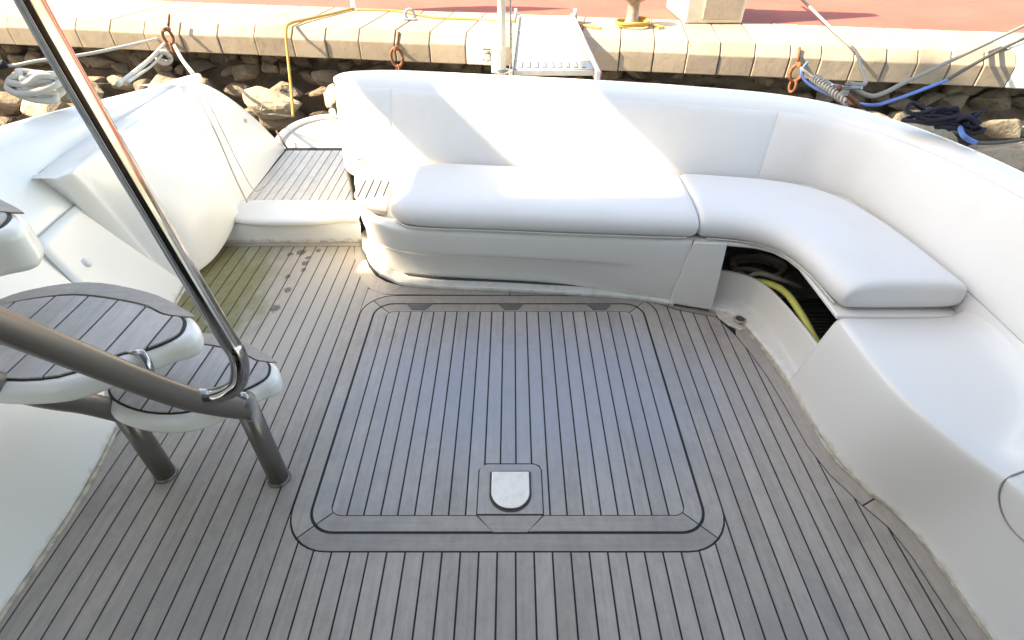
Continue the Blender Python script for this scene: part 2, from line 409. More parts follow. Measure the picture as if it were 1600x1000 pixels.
prism('margin_board', [(-1.84, 2.936), (-.935, 2.936), (-.94, 3.02), (-1.84, 3.02)], -.006, .0002, TEAKX, floor)

BEAD = plain('old_sealant', (.60, .54, .42), .6, var=.45, var_scale=25, bmp=.4)
tube('sealant_bead', [(x, y, .002) for x, y in left_edge], .009, BEAD, floor, seg=6, n=4)
tube('sealant_bead', [(x, y, .002) for x, y in right_edge], .008, BEAD, floor, seg=6, n=4)
tube('sealant_bead', [(-1.84, 2.982, .002), (-1.4, 2.984, .002), (-.95, 2.982, .002)], .008, BEAD, floor, seg=6)
# ---------------------------------------------------------------- hatch
hatch = thing('deck_hatch', 'large square teak hatch with a steel latch in the middle of the cockpit floor', 'hatch', loc=(0, 1.7, 0))
inner = shrink(R2, -.0) ; ro1 = shrink(R1, .0070); ri1 = grow(R2, GAP)
bds = ring_boards(ro1, ri1)
for i, p in enumerate(bds):
    if i == 0:
        p2 = dedupe(clip(p, 0, -.085, True)); q2 = dedupe(clip(p, 0, .075, False))
        # mitred around the middle piece
        def sl(poly, xa, xb, left):
            out = []
            for (x, y) in poly:
                if left and abs(x+.085) < 1e-4: x = xa if y > 1.05 else xb
                if not left and abs(x-.075) < 1e-4: x = xa if y > 1.05 else xb
                out.append((x, y))
            return out
        prism('border_board', sl(p2, -.130, -.072, True), -.006, 0, TEAKX, hatch)
        prism('border_board', sl(q2, .116, .058, False), -.006, .0003, TEAKX, hatch)
        prism('border_board', [(-.124, 1.0792), (-.068, 1.016), (.054, 1.016), (.110, 1.0792)], -.006, .0001, TEAKX, hatch)
    else:
        prism('border_board', p, -.006, .0002*i, TEAKX if i == 2 else TEAKH, hatch)
ri = rrect(*R2)
pad = rrect(-.128, .114, 1.082, 1.303, .035)
zone = [q for c in ri for q in c]
w = (R2[1]-R2[0])/21
for i in range(21):
    a = R2[0]+i*w; a0, a1 = a+GAP, a+w-GAP
    z_ = dedupe(clip(clip(zone, 0, a0, False), 0, a1, True))
    if a1 < -.128 or a0 > .114:
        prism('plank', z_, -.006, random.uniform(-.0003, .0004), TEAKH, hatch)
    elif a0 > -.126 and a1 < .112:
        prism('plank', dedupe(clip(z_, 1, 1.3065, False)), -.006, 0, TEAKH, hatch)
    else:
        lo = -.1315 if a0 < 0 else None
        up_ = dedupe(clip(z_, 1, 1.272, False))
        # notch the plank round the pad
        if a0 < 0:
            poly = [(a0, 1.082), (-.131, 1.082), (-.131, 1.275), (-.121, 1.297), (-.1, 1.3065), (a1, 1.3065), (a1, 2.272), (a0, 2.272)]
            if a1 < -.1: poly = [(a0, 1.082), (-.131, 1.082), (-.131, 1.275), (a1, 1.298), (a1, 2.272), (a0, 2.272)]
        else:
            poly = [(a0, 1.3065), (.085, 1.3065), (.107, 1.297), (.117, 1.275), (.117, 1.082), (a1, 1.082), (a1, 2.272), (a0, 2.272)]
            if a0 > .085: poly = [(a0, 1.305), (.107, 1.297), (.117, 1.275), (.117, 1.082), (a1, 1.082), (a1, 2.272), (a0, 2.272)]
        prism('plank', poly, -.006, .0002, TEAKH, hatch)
ps = shrink((-.128, .114, 1.085, 1.303, .035), GAP*.5)
pad_poly = [(-.1266, 1.0865), (.1126, 1.0865)] + ps[2] + ps[3]
prism('latch_pad', pad_poly, -.006, .0004, TEAKH, hatch)
dshape = [(-.078, 1.262), (-.078, 1.172)] + [(-.006-.072*math.cos(math.radians(a)), 1.172-.070*math.sin(math.radians(a))) for a in range(8, 180, 8)] + [(.066, 1.172), (.066, 1.262)]
grow_d = [(-.006+(x+.006)*1.10, 1.18+(y-1.18)*1.08-.004) for x, y in dshape]
prism('latch_recess', grow_d, .0005, .0022, BLACK, hatch)
lt = prism('latch', dshape, .0024, .011, LATCH, hatch, bev=.003)
prism('latch_hinge', [(-.078, 1.264), (.066, 1.264), (.066, 1.272), (-.078, 1.272)], .0008, .009, STEEL, hatch, bev=.002)
for hx in (-.50, -.005, .47):
    HINGE = HINGE if 'HINGE' in globals() else plain('dull_hinge', (.15, .14, .13), .65, var=.2)
    prism('hinge_plate', [(hx-.035, 2.285), (hx+.035, 2.285), (hx+.07, 2.338), (hx-.07, 2.338)], .0008, .0035, HINGE, hatch)

# ================================================================ YACHT MOULDINGS
yacht = thing('yacht', 'white moulded yacht cockpit with bench base, coamings and boarding gate around the teak floor', 'yacht')

# inner bottom (B), inner top (T), outer top (O) of the wrap-round back and coaming
BT = [
 # B                    T                     O
 ((-0.930, 3.050, 0.40), (-.955, 3.36, .845), (-1.00, 3.58, .87)),
 ((-0.700, 3.020, 0.40), (-.70, 3.32, .85), (-.74, 3.60, .875)),
 ((-0.420, 2.990, 0.40), (-.38, 3.25, .85), (-.39, 3.53, .875)),
 ((0.000, 2.940, 0.40), (.0, 3.22, .85), (.0, 3.46, .875)),
 ((0.550, 2.870, 0.40), (.57, 3.12, .85), (.60, 3.36, .875)),
 ((0.950, 2.835, 0.40), (1.03, 3.02, .845), (1.08, 3.26, .87)),
 ((1.360, 2.790, 0.40), (1.44, 2.94, .84), (1.49, 3.15, .865)),
 ((1.600, 2.725, 0.40), (1.66, 2.84, .835), (1.73, 2.99, .86)),
 ((1.740, 2.590, 0.40), (1.80, 2.66, .835), (1.90, 2.78, .86)),
 ((1.790, 2.400, 0.40), (1.895, 2.43, .84), (1.985, 2.58, .86)),
 ((1.815, 2.100, 0.40), (1.95, 2.15, .85), (2.055, 2.32, .865)),
 ((1.830, 1.750, 0.40), (1.975, 1.77, .86), (2.10, 1.95, .87)),
 ((1.785, 1.420, 0.41), (2.0, 1.38, .87), (2.13, 1.45, .88)),
 ((1.720, 1.200, 0.44), (2.01, 1.15, .88), (2.15, 1.2, .89)),
 ((1.740, 1.000, 0.56), (2.02, .95, .89), (2.16, .95, .90)),
 ((1.720, 0.750, 0.64), (2.03, .7, .90), (2.17, .7, .91)),
 ((1.700, 0.100, 0.66), (2.03, .1, .92), (2.17, .1, .93)),
]
rows = []
for B, T, O in BT:
    B, T, O = Vector(B), Vector(T), Vector(O); d = (O-T); d.z = 0; L_ = d.length; d.normalize()
    m1 = B.lerp(T, .33); m2 = B.lerp(T, .72)
    rows.append([B, m1, m2, T-Vector((0, 0, .02)), T+d*.035+Vector((0, 0, .018)), T+d*L_*.5+Vector((0, 0, .024)), O-d*.03+Vector((0, 0, .012)), O+d*.02-Vector((0, 0, .03)), O+d*.05-Vector((0, 0, .25)), O+d*.03-Vector((0, 0, .8)), O-d*.05-Vector((0, 0, 1.6))])
# the rounded free end by the boarding gate
end = []
for f, sx, sy in ((.0, -.105, .06), (.5, -.085, .05)):
    r0 = rows[0]; c = Vector((-1.0, 3.33, 0))
    end.append([Vector(((p.x*(1-.55*(1-f))+(c.x)*.55*(1-f))+sx*.7, p.y*(1-.55*(1-f))+c.y*.55*(1-f)+sy*.4, p.z-(.012 if p.z > .7 else 0)*(1-f))) for p in r0])
loft('coaming', [end[0], end[1]]+rows, GEL, yacht, sub=2, thick=.012)
bm = bmesh.new(); vs = [bm.verts.new(p) for p in end[0]]; bm.faces.new(vs)
finish('coaming_end', bm, GEL, yacht)

# bench base
ftop = [(-1.00, 3.30), (-.93, 3.02), (-.875, 2.80), (-.815, 2.66), (-.745, 2.53), (-.63, 2.445), (-.45, 2.415), (-.1, 2.395), (.32, 2.365), (.64, 2.342), (.70, 2.337), (.892, 2.318)]
fbot = [(-1.00, 3.30), (-.945, 3.06), (-.90, 2.88), (-.815, 2.74), (-.735, 2.62), (-.62, 2.535), (-.45, 2.50), (-.1, 2.475), (.32, 2.435), (.64, 2.39), (.70, 2.378), (.872, 2.335)]
rows = []
for i, (t, b_) in enumerate(zip(ftop, fbot)):
    t, b_ = Vector(t), Vector(b_); inn = Vector((.12, .99)) if i > 4 else Vector((.8, .5))
    rec = .052 if 5 <= i <= 8 else (.0 if i in (0, 9, 10, 11) else .016)
    def at(z, d): 
        q = b_.lerp(t, max(z, 0)/.41)+inn*d; return (q.x, q.y, z)
    rows.append([at(.022, rec+.01), at(.04, rec), at(.20, rec), at(.222, rec*.75), at(.238, rec*.1), at(.26, 0), at(.375, 0), at(.398, .006), at(.408, .03), at(.408, .12), at(.408, .55 if i > 2 else .2)])
loft('bench_base', rows, GELW, yacht, sub=2)
bm = bmesh.new()
add_prism(bm, [(fbot[i][0]+.03, fbot[i][1]+.035) for i in range(1, 12)]+[(.85, 2.6), (-.85, 3.0)], -.002, .031)
finish('bench_plinth', bm, BLACK, yacht)
lip_out = [(-.97, 3.05), (-.925, 2.88), (-.845, 2.72), (-.765, 2.60), (-.64, 2.512), (-.45, 2.478), (-.1, 2.455), (.32, 2.415), (.60, 2.385), (.75, 2.352), (.87, 2.315)]
lip_in = [(x+.03, y+.09) for x, y in lip_out]
prism('bench_lip', lip_out+lip_in[::-1], -.002, .024, GELW, yacht, bev=.006)
prism('bench_top', [(-1.0, 3.4), (-.93, 3.0), (-.86, 2.78), (-.79, 2.64), (-.70, 2.52), (-.55, 2.46), (.6, 2.40), (.6, 2.95), (-.6, 3.25)], .36, .404, GELW, yacht)
# pillar at the end of the bench
bm = bmesh.new()
f = [Vector((0.844, 2.325, 0.015)), Vector((1.058, 2.263, 0.015)), Vector((1.054, 2.294, 0.405)), Vector((0.892, 2.306, 0.405))]
bk = [p+Vector((.02, .07, 0)) for p in f]
vf = [bm.verts.new(p) for p in f]; vb = [bm.verts.new(p) for p in bk]
bm.faces.new(vf); bm.faces.new(vb[::-1])
for i in range(4): bm.faces.new((vf[i], vf[(i+1) % 4], vb[(i+1) % 4], vb[i]))
bevel(finish('bench_pillar', bm, GELW, yacht), .006, 3)
# seat shelf under the corner cushion
prism('seat_shelf', [(.88, 2.345), (1.07, 2.30), (1.19, 2.275), (1.255, 2.235), (1.30, 2.17), (1.322, 2.09), (1.33, 1.73), (1.86, 1.73), (1.86, 2.5), (1.77, 2.70), (1.62, 2.83), (1.36, 2.90), (.88, 2.95)], .386, .408, GEL, yacht, bev=.008, seg=3)
# low wall in front of the open locker and flange round the drain
D_ = [(1.05, 2.275), (1.13, 2.255), (1.178, 2.20), (1.208, 2.10), (1.238, 1.95), (1.258, 1.80), (1.262, 1.70)]
Bs = [(1.06, 2.375), (1.15, 2.355), (1.235, 2.305), (1.285, 2.20), (1.305, 2.06), (1.318, 1.86), (1.318, 1.70)]
Tp = [(1.06, 2.390), (1.155, 2.37), (1.248, 2.32), (1.300, 2.21), (1.326, 2.06), (1.347, 1.86), (1.350, 1.70)]
rows = []
for d, b_, t in zip(D_, Bs, Tp):
    d, b_, t = Vector(d), Vector(b_), Vector(t); inn = (t-d).normalized()
    q = lambda v, z, k=0: (v.x+inn.x*k, v.y+inn.y*k, z)
    rows.append([q(d, -.01), q(d, .016), q(d, .026, .012), q(b_, .03, -.035), q(b_, .034, -.006), q(b_, .048), q(t, .165), q(t, .182, .004), q(t, .186, .015), q(t, .182, .03), q(t, .02, .035)])
loft('locker_sill', rows, GELW, yacht, sub=2)
prism('locker_floor', [(1.06, 2.35), (1.25, 2.31), (1.33, 2.1), (1.36, 1.73), (1.9, 1.73), (1.9, 2.9), (.9, 2.95)], .0, .012, LINER, yacht)
bm = bmesh.new()
rib = [(B[0], B[1]) for B, T, O in BT[5:13]]
lo = [bm.verts.new((x, y, .01)) for x, y in rib]; hi = [bm.verts.new((x, y, .40)) for x, y in rib]
for i in range(len(rib)-1): bm.faces.new((lo[i], lo[i+1], hi[i+1], hi[i]))
finish('locker_lining', bm, LINER, yacht)
bm = bmesh.new(); add_box(bm, (1.0, 2.64, .2), (.02, .56, .37)); finish('locker_bulkhead', bm, LINER, yacht)
bm = bmesh.new(); add_box(bm, (1.60, 1.70, .2), (.52, .02, .37)); finish('locker_bulkhead', bm, LINER, yacht)
# starboard side: wall, ledge and rise, from the locker forwards
SW = [
 # D (deck)       E (ledge edge)         ledge inner            top of inner rise
 ((1.258, 1.745), (1.334, 1.735, .395), (1.79, 1.735, .395), (1.83, 1.74, .44)),
 ((1.262, 1.70), (1.333, 1.69, .40), (1.79, 1.69, .40), (1.83, 1.70, .46)),
 ((1.268, 1.58), (1.322, 1.52, .41), (1.765, 1.50, .41), (1.815, 1.50, .47)),
 ((1.275, 1.40), (1.328, 1.32, .415), (1.735, 1.29, .415), (1.79, 1.32, .49)),
 ((1.30, 1.27), (1.350, 1.20, .418), (1.690, 1.20, .418), (1.77, 1.22, .50)),
 ((1.36, 1.145), (1.385, 1.09, .42), (1.60, 1.11, .422), (1.755, 1.13, .54)),
 ((1.41, 1.05), (1.420, .995, .422), (1.52, 1.035, .440), (1.75, 1.08, .58)),
 ((1.437, .93), (1.462, .90, .44), (1.54, .95, .52), (1.74, .98, .63)),
 ((1.455, .66), (1.50, .66, .46), (1.58, .66, .56), (1.73, .7, .67)),
 ((1.46, .40), (1.51, .40, .47), (1.59, .40, .58), (1.72, .4, .69)),
 ((1.46, .08), (1.51, .08, .48), (1.59, .08, .59), (1.71, .08, .70)),
]
rows = []
for d, e, r, u in SW:
    D3 = Vector((d[0], d[1], 0)); E3, R3, U3 = Vector(e), Vector(r), Vector(u)
    a = Vector((D3.x+.012, D3.y, .03)); w1 = a.lerp(E3, .5)
    rows.append([D3-Vector((0, 0, .01)), D3+Vector((.002, 0, .012)), a, w1, E3-Vector((.004, 0, .03)), E3+Vector((.012, 0, .004)), E3+Vector((.05, 0, -.002)), R3.lerp(E3, .12)+Vector((0, 0, -.004)), R3+Vector((.012, 0, .01)), R3.lerp(U3, .5)+Vector((.01, 0, 0)), U3+Vector((.02, 0, .02)), U3+Vector((.05, 0, .06))])
SIDE = loft('side_moulding', rows, GEL, yacht, sub=2, thick=.012, off=1)

# ---------------------------------------------------------------- port side
PW = [
 # Y,   deck,  z.35,   z.66,  ledge,  inner edge (x,z),  outer (x,z)
 (.05, -1.60, -1.74, -1.86, -1.93, (-2.12, 1.00), (-2.36, 1.02)),
 (.80, -1.60, -1.745, -1.87, -1.94, (-2.14, .98), (-2.40, 1.00)),
 (1.15, -1.605, -1.77, -1.90, -1.97, (-2.16, .97), (-2.42, .99)),
 (1.45, -1.65, -1.835, -1.97, -2.02, (-2.18, .95), (-2.44, .975)),
 (1.85, -1.73, -1.93, -2.035, -2.075, (-2.20, .925), (-2.46, .95)),
 (2.15, -1.79, -1.985, -2.06, -2.10, (-2.20, .905), (-2.46, .93)),
 (2.40, -1.84, -2.02, -2.075, -2.11, (-2.17, .895), (-2.44, .915)),
 (2.70, -1.88, -2.04, -2.08, -2.105, (-2.10, .875), (-2.33, .905)),
 (3.00, -1.90, -2.03, -2.06, -2.06, (-2.02, .865), (-2.15, .895)),
 (3.30, -1.90, -1.99, -2.0, -1.985, (-1.95, .855), (-1.97, .88)),
 (3.48, -1.90, -1.94, -1.94, -1.93, (-1.91, .85), (-1.905, .865)),
]
rows = []
for y, a, b_, c, l, ci, co in PW:
    hx = co[0]
    rows.append([(a, y, -.01), (a-.002, y, .012), (a-.015, y, .03), (b_, y, .35), (c+.006, y, .60), (c-.012, y, .665), (l, y, .70), ((l*.5+ci[0]*.5), y, .70+(ci[1]-.70)*.45), (ci[0]+.006, y, ci[1]-.03), (ci[0]-.02, y, ci[1]), ((ci[0]+co[0])/2, y, (ci[1]+co[1])/2+.008), (hx+.03, y, co[1]), (hx, y, co[1]-.03), (hx-.03, y, co[1]-.3), (hx+.05, y, -.2), (hx+.15, y, -.9)])
loft('side_coaming', rows, GEL, yacht, sub=2, thick=.012, off=1)
# the big locker box standing proud of the coaming
A_ = Vector((-2.041, 2.244, 0.765)); Bq = Vector((-1.977, 2.446, 0.085)); Cq = Vector((-1.830, 2.575, 0.035)); Dq = Vector((-1.753, 2.829, 0.030)); Eq = Vector((-1.685, 3.023, 0.160)); Fq = Vector((-1.899, 3.276, 0.855))
Ap = Vector((-1.965, 2.288, 0.775)); Bp = Vector((-1.904, 2.464, 0.060))
Lc = [Ap, Vector((-2.004, 2.450, 0.420)), Vector((-1.915, 2.478, 0.050))]
Rc = [Fq, Vector((-1.705, 3.035, 0.480)), Vector((-1.708, 3.071, 0.170))]
Bc = [Vector((-1.915, 2.478, 0.050)), Vector((-1.826, 2.563, 0.030)), Vector((-1.770, 2.688, 0.030)), Vector((-1.742, 2.884, 0.060)), Vector((-1.712, 3.073, 0.160))]
Ac = [A_, Vector((-2.074, 2.385, 0.420)), Vector((-1.978, 2.454, 0.075))]
def curve(pts, t):
    x = t*(len(pts)-1); i = min(int(x), len(pts)-2); f = x-i
    p0, p1, p2, p3 = pts[max(i-1, 0)], pts[i], pts[i+1], pts[min(i+2, len(pts)-1)]
    return .5*((2*p1)+(p2-p0)*f+(2*p0-5*p1+4*p2-p3)*f*f+(3*p1-p0-3*p2+p3)*f**3)
US = (.05, .2, .4, .6, .8, .95); VS = (.0, .022, .25, .45, .65, .85, .95)
nrm_ = Vector((.9, -.15, .3)).normalized()
rows = []
def face_pt(u, v):
    top = Lc[0].lerp(Rc[0], u); bot = curve(Bc, u); l = curve(Lc, v); r = curve(Rc, v)
    c0 = l.lerp(r, u); c1 = top.lerp(bot, v); c2 = Lc[0].lerp(Rc[0], u).lerp(Lc[-1].lerp(Rc[-1], u), v)
    return c0+c1-c2+nrm_*.03*math.sin(math.pi*u)*math.sin(math.pi*v)
def box_row(v, push, dz=0):
    l = curve(Lc, v); a = curve(Ac, v); r = curve(Rc, v); P_ = Vector((-push, push*.15, dz))
    return [a+Vector((-.14, .06, 0))+P_, a+Vector((.006, .012, 0))+P_, a+Vector((.030, -.004, 0))+P_, a.lerp(l, .15)+Vector((.034, -.004, 0))+P_, l.lerp(a, .10)+Vector((.018, -.002, 0))+P_, face_pt(.012, v)+Vector((.012, 0, 0))+P_]+[face_pt(u, v)+P_ for u in US]+[face_pt(.99, v)+P_, r+Vector((-.02, .02, 0))+P_, r+Vector((-.16, .06, -.0))+P_]
rows.append(box_row(0, .17, -.012)); rows.append(box_row(0, .022, .004)); rows.append(box_row(0, .004, .001))
for v in VS[1:]: rows.append(box_row(v, 0))
rows.append(box_row(1, .0)); rows.append(box_row(1, .02, -.006)); rows.append(box_row(1, .20, -.01))
lk = loft('gate_locker', rows, GEL, yacht, sub=2)
# recessed door with a knob in the port wall
def wall_x(y, z):
    for q0, q1 in zip(PW, PW[1:]):
        if q0[0] <= y <= q1[0]:
            t = (y-q0[0])/(q1[0]-q0[0]); a = q0[1]+(q1[1]-q0[1])*t; b_ = q0[2]+(q1[2]-q0[2])*t; c = q0[3]+(q1[3]-q0[3])*t
            return a-.015+(b_-a+.015)*z/.35 if z < .35 else b_+(c-b_)*(z-.35)/.31
rows = []
for k in range(6):
    y = 1.985+(2.56-1.985)*k/5
    rows.append([(wall_x(y, z)+.002, y, z) for z in (.12, .25, .38, .50, .60)])
dr = loft('locker_door', rows, GEL, yacht, sub=1, thick=.010, off=0)
yz = [(2.50, .60), (2.34, .60), (2.16, .60), (1.985, .60), (1.985, .35), (1.985, .15), (2.2, .13)]
bm = bmesh.new()
for (y0, z0), (y1, z1) in zip(yz, yz[1:]):
    a, b_ = Vector((wall_x(y0, z0)+.006, y0, z0)), Vector((wall_x(y1, z1)+.006, y1, z1)); add_tube(bm, [a, a.lerp(b_, .5), b_], .0022, 5, 1)
SEAM = plain('seam_sealant', (.42, .39, .33), .6)
finish('door_seam', bm, SEAM, dr)
ky, kz = 2.13, .40
kx = wall_x(ky, kz)+.008
lathe('door_knob', [(.026, 0), (.026, .006), (.018, .010), (.012, .018), (.002, .02)], (kx, ky, kz), GELW, dr, seg=20, axis=(1, -.15, .1))
# inner wall of the boarding gate running aft
rows = [[Vector(p)+Vector((-.09, -.10, -.01)) for p in ((-1.701, 3.051, 0.145), (-1.724, 3.080, 0.400), (-1.760, 3.110, 0.660), (-1.912, 3.316, 0.840))],
        [Vector(p)+Vector((-.03, .03, -.004)) for p in ((-1.701, 3.051, 0.145), (-1.724, 3.080, 0.400), (-1.760, 3.110, 0.660), (-1.892, 3.282, 0.850))],
        [(-1.765, 3.20, .13), (-1.80, 3.20, .40), (-1.86, 3.26, .66), (-1.90, 3.33, .85)],
        [(-1.77, 3.45, .13), (-1.80, 3.45, .40), (-1.85, 3.48, .68), (-1.905, 3.50, .855)],
        [(-1.775, 3.75, .13), (-1.79, 3.75, .33), (-1.82, 3.76, .50), (-1.86, 3.78, .64)],
        [(-1.785, 4.00, .13), (-1.79, 4.0, .20), (-1.80, 4.02, .28), (-1.83, 4.04, .36)],
        [(-1.79, 4.15, .12), (-1.79, 4.15, .14), (-1.80, 4.16, .16), (-1.82, 4.17, .18)]]
rows = [r+[Vector(r[-1])+Vector((-.05, .02, -.01)), Vector(r[-1])+Vector((-.14, .06, -.12)), Vector(r[-1])+Vector((-.2, .08, -.5 if r[-1][2] > .4 else -.2))] for r in rows]
gw = loft('gate_wall', rows, GEL, yacht, sub=2)
for off_, rr_ in ((14, .0045), (30, .003)):
    pts = (((-1.813, 3.221, 0.850), (-1.708, 3.110, 0.660), (-1.684, 3.107, 0.400), (-1.685, 3.152, 0.190)) if off_ == 14 else ((-1.744, 3.204, 0.820), (-1.693, 3.164, 0.640), (-1.676, 3.192, 0.420), (-1.672, 3.263, 0.220), (-1.647, 3.351, 0.200)))
    tube('gate_seal', pts, rr_, SEAM, gw, seg=6)
lathe('gate_stud', [(.014, 0), (.012, .006), (.002, .008)], (-1.822, 3.74, .50), GALV, gw, seg=12, axis=(1, 0, .2))
# sill of the gate
rows = []
for x in (-1.80, -1.74, -1.62, -1.4, -1.2, -1.08, -1.0, -.95):
    ysh = .0 if -1.7 < x < -1.1 else .05
    rows.append([(x, 2.985, -.01), (x, 2.985, .02), (x, 2.99+ysh*.3, .105), (x, 2.982+ysh, .117), (x, 2.960+ysh, .124), (x, 2.958+ysh, .148), (x, 2.975+ysh, .160), (x, 3.02+ysh, .163), (x, 3.20, .163), (x, 3.25, .158), (x, 3.262, .150), (x, 3.27, .10)])
loft('gate_sill', rows, GELW, yacht, sub=2)
# teak laid passage beyond the sill
bd = prism('gate_deck', [(-1.80, 3.25), (-.92, 3.25), (-.92, 4.22), (-1.80, 4.22)], .10, .1215, CAULK, yacht)
zone = [(-1.77, 3.275), (-1.00, 3.275), (-.98, 3.34), (-.98, 4.15), (-1.77, 4.15)]
strips(zone, -1.775, .0605, 14, 'plank', TEAKP, bd, z1=.126, th=.005)
# swimming platform
plat = [(-.2, 4.22), (-1.86, 4.22), (-1.93, 4.40), (-1.93, 4.60), (-1.88, 4.78), (-1.78, 4.90), (-1.62, 4.97), (-.2, 5.0), (1.6, 4.75), (1.7, 3.9), (-.2, 3.9)]
prism('swim_platform', plat, .02, .105, PLATM, yacht, bev=.02, seg=3)
rimp = [(-1.86, 4.18, .115), (-1.915, 4.40, .118), (-1.915, 4.60, .118), (-1.865, 4.77, .118), (-1.77, 4.885, .118), (-1.62, 4.945, .118), (-1.2, 4.965, .118), (-.2, 4.98, .118)]
tube('platform_rim', rimp, .03, GEL, yacht, seg=10, flat=.8)
lathe('platform_fitting', [(.03, 0), (.03, .04), (.02, .05), (.002, .052)], (-1.60, 4.93, .14), GEL, yacht, seg=16)
# teak pad and knob on the bench's free end
pd = prism('corner_pad', [(-0.865, 2.741), (-0.809, 2.643), (-0.736, 2.571), (-0.650, 2.536), (-0.676, 2.844), (-0.732, 2.996), (-0.866, 2.944)], .425, .452, TEAKH, yacht, bev=.004)
bm = bmesh.new()
for i in range(4):
    x = -.835+i*.045; add_box(bm, (x, 2.80+.0*i, .4535), (.005, .24-.03*abs(i-1), .002))
finish('pad_caulking', bm, CAULK, pd)
lathe('lock_button', [(.03, 0), (.03, .006), (.022, .012), (.002, .014)], (-0.850, 3.129, 0.415), BROWNK, yacht, seg=18)
# drain
prism('drain_tray', [(1.083, 2.27), (1.145, 2.262), (1.19, 2.19), (1.198, 2.128), (1.165, 2.112), (1.115, 2.155), (1.082, 2.215)], -.002, .008, GELW, yacht, bev=.003)
lathe('drain', [(.034, .0), (.034, .004), (.024, .004), (.022, -.002)], (1.178, 2.178, .0265), LATCH, yacht, seg=20)
lathe('drain_hole', [(.023, 0), (.023, .002)], (1.178, 2.178, .0275), BLACK, yacht, seg=20)
# round inspection cover and small pocket on the starboard side by the frame's edge
from mathutils.bvhtree import BVHTree
bpy.context.view_layer.update()
bvh = BVHTree.FromObject(SIDE, bpy.context.evaluated_depsgraph_get())
def on_wall(c, n, u, v, h):
    n = Vector(n).normalized(); t1 = n.cross(Vector((0, 0, 1))).normalized(); t2 = t1.cross(n)
    p = Vector(c)+t1*u+t2*v; hit = bvh.ray_cast(p+n*.25, -n, .6)
    if hit[0] is None: hit = (p, n)
    nn = hit[1] if hit[1].dot(n) > 0 else -hit[1]
    return hit[0]+nn*h
bm = bmesh.new()
add_tube(bm, [on_wall((1.475, .83, .45), (-.8, -.25, .55), .115*math.cos(a*math.pi/18), .115*math.sin(a*math.pi/18), .001) for a in range(37)], .003, 6, 2)
finish('inspection_cover', bm, plain('grey_seal', (.35, .35, .34), .6), yacht, smooth=True)
bm = bmesh.new(); rings = []
for k in range(5):
    rr = .085*(k+.01)/4; hh = (.010, .010, .009, .006, -.004)[k]
    rings.append([bm.verts.new(on_wall((1.50, .56, .2), (-1, 0, .1), rr*1.1*math.cos(a*math.pi/12), rr*math.sin(a*math.pi/12)*.9, hh)) for a in range(24)])
bm.faces.new(rings[0])
for A, B in zip(rings, rings[1:]):
    for k in range(24): bm.faces.new((A[k], A[(k+1) % 24], B[(k+1) % 24], B[k]))
finish('pocket_bump', bm, plain('pocket_grey', (.42, .43, .45), .4), yacht, smooth=True)  # raised grey bump built in place of the pocket
# edge of the upper deck above the saloon door, where the ladder ends
prism('upper_deck', [(-2.15, -2.5), (2.25, -2.5), (2.25, 1.05), (-.85, 1.05), (-.9, .75), (-2.15, .75)], 2.36, 2.50, HULLW, yacht, bev=.03)
bm = bmesh.new(); add_box(bm, (0, -2.2, .9), (4.0, .08, 2.9)); finish('cabin_front', bm, plain('dark_saloon_glass', (.02, .02, .022), .1), yacht)
bm = bmesh.new()
add_prism(bm, [(-2.35, -2.5), (2.1, -2.5), (2.1, .06), (-2.35, .06)], -.12, -.06); finish('saloon_floor', bm, TEAKX, yacht)

# ---------------------------------------------------------------- cushions
def cushion(name, st, z0, z1, mat, parent=None, bulge=.035, back=.02):
    rows = []
    n = len(st)
    for i, (a, b_) in enumerate(st):
        a, b_ = Vector(a), Vector(b_); d = (b_-a); L_ = d.length; d.normalize()
        def q(k, z): p = a+d*k; return Vector((p.x, p.y, z))
        h = z1-z0
        rows.append([q(.03, z0), q(.0, z0+.006), q(-bulge*.55, z0+h*.18), q(-bulge*.9, z0+h*.45), q(-bulge*.45, z0+h*.78), q(.035, z1-.004), q(.10, z1+.004), q(L_*.45, z1+.006), q(L_*.8, z1+.004), q(L_-.03, z1-.002), q(L_, z1-.03), q(L_, z0+.02), q(L_-.02, z0)])
    def cap(r, dirv, steps):
        c = sum(r, Vector())/len(r); out = []
        for s_, off in steps:
            out.append([Vector((c.x+(p.x-c.x)*(1-(1-s_)*.12)+dirv.x*off, c.y+(p.y-c.y)*(1-(1-s_)*.12)+dirv.y*off, c.z+(p.z-c.z)*s_)) for p in r])
        return out
    d0 = (Vector((*st[0][0], 0))-Vector((*st[1][0], 0))).normalized(); d1 = (Vector((*st[-1][0], 0))-Vector((*st[-2][0], 0))).normalized()
    stp = [(.985, .012), (.93, .030), (.74, .043), (.45, .047)]
    rows = cap(rows[0], d0, stp)[::-1]+rows+cap(rows[-1], d1, stp)
    return loft(name, rows, mat, parent, sub=2, closed=True, caps=True)
CZ0, CZ1 = .411, .542
st = [((-.60, 2.52), (-.50, 2.95)), ((-.55, 2.455), (-.45, 2.985)), ((-.40, 2.430), (-.36, 2.985)), ((-.1, 2.410), (-.1, 2.955)), ((.32, 2.375), (.34, 2.90)), ((.70, 2.35), (.70, 2.86)), ((.83, 2.342), (.845, 2.845)), ((.86, 2.34), (.875, 2.84))]
tag(cushion('seat_cushion', st, CZ0, CZ1, VINYL), 'long straight white vinyl cushion on the bench, in the patch of sun', 'cushion', 'bench cushions')
st = [((.955, 2.337), (.965, 2.835)), ((.985, 2.334), (1.01, 2.83)), ((1.09, 2.315), (1.20, 2.80)), ((1.19, 2.275), (1.44, 2.75)), ((1.275, 2.20), (1.61, 2.655)), ((1.322, 2.08), (1.725, 2.48)), ((1.342, 1.95), (1.79, 2.23)), ((1.352, 1.84), (1.825, 1.90)), ((1.36, 1.80), (1.83, 1.80))]
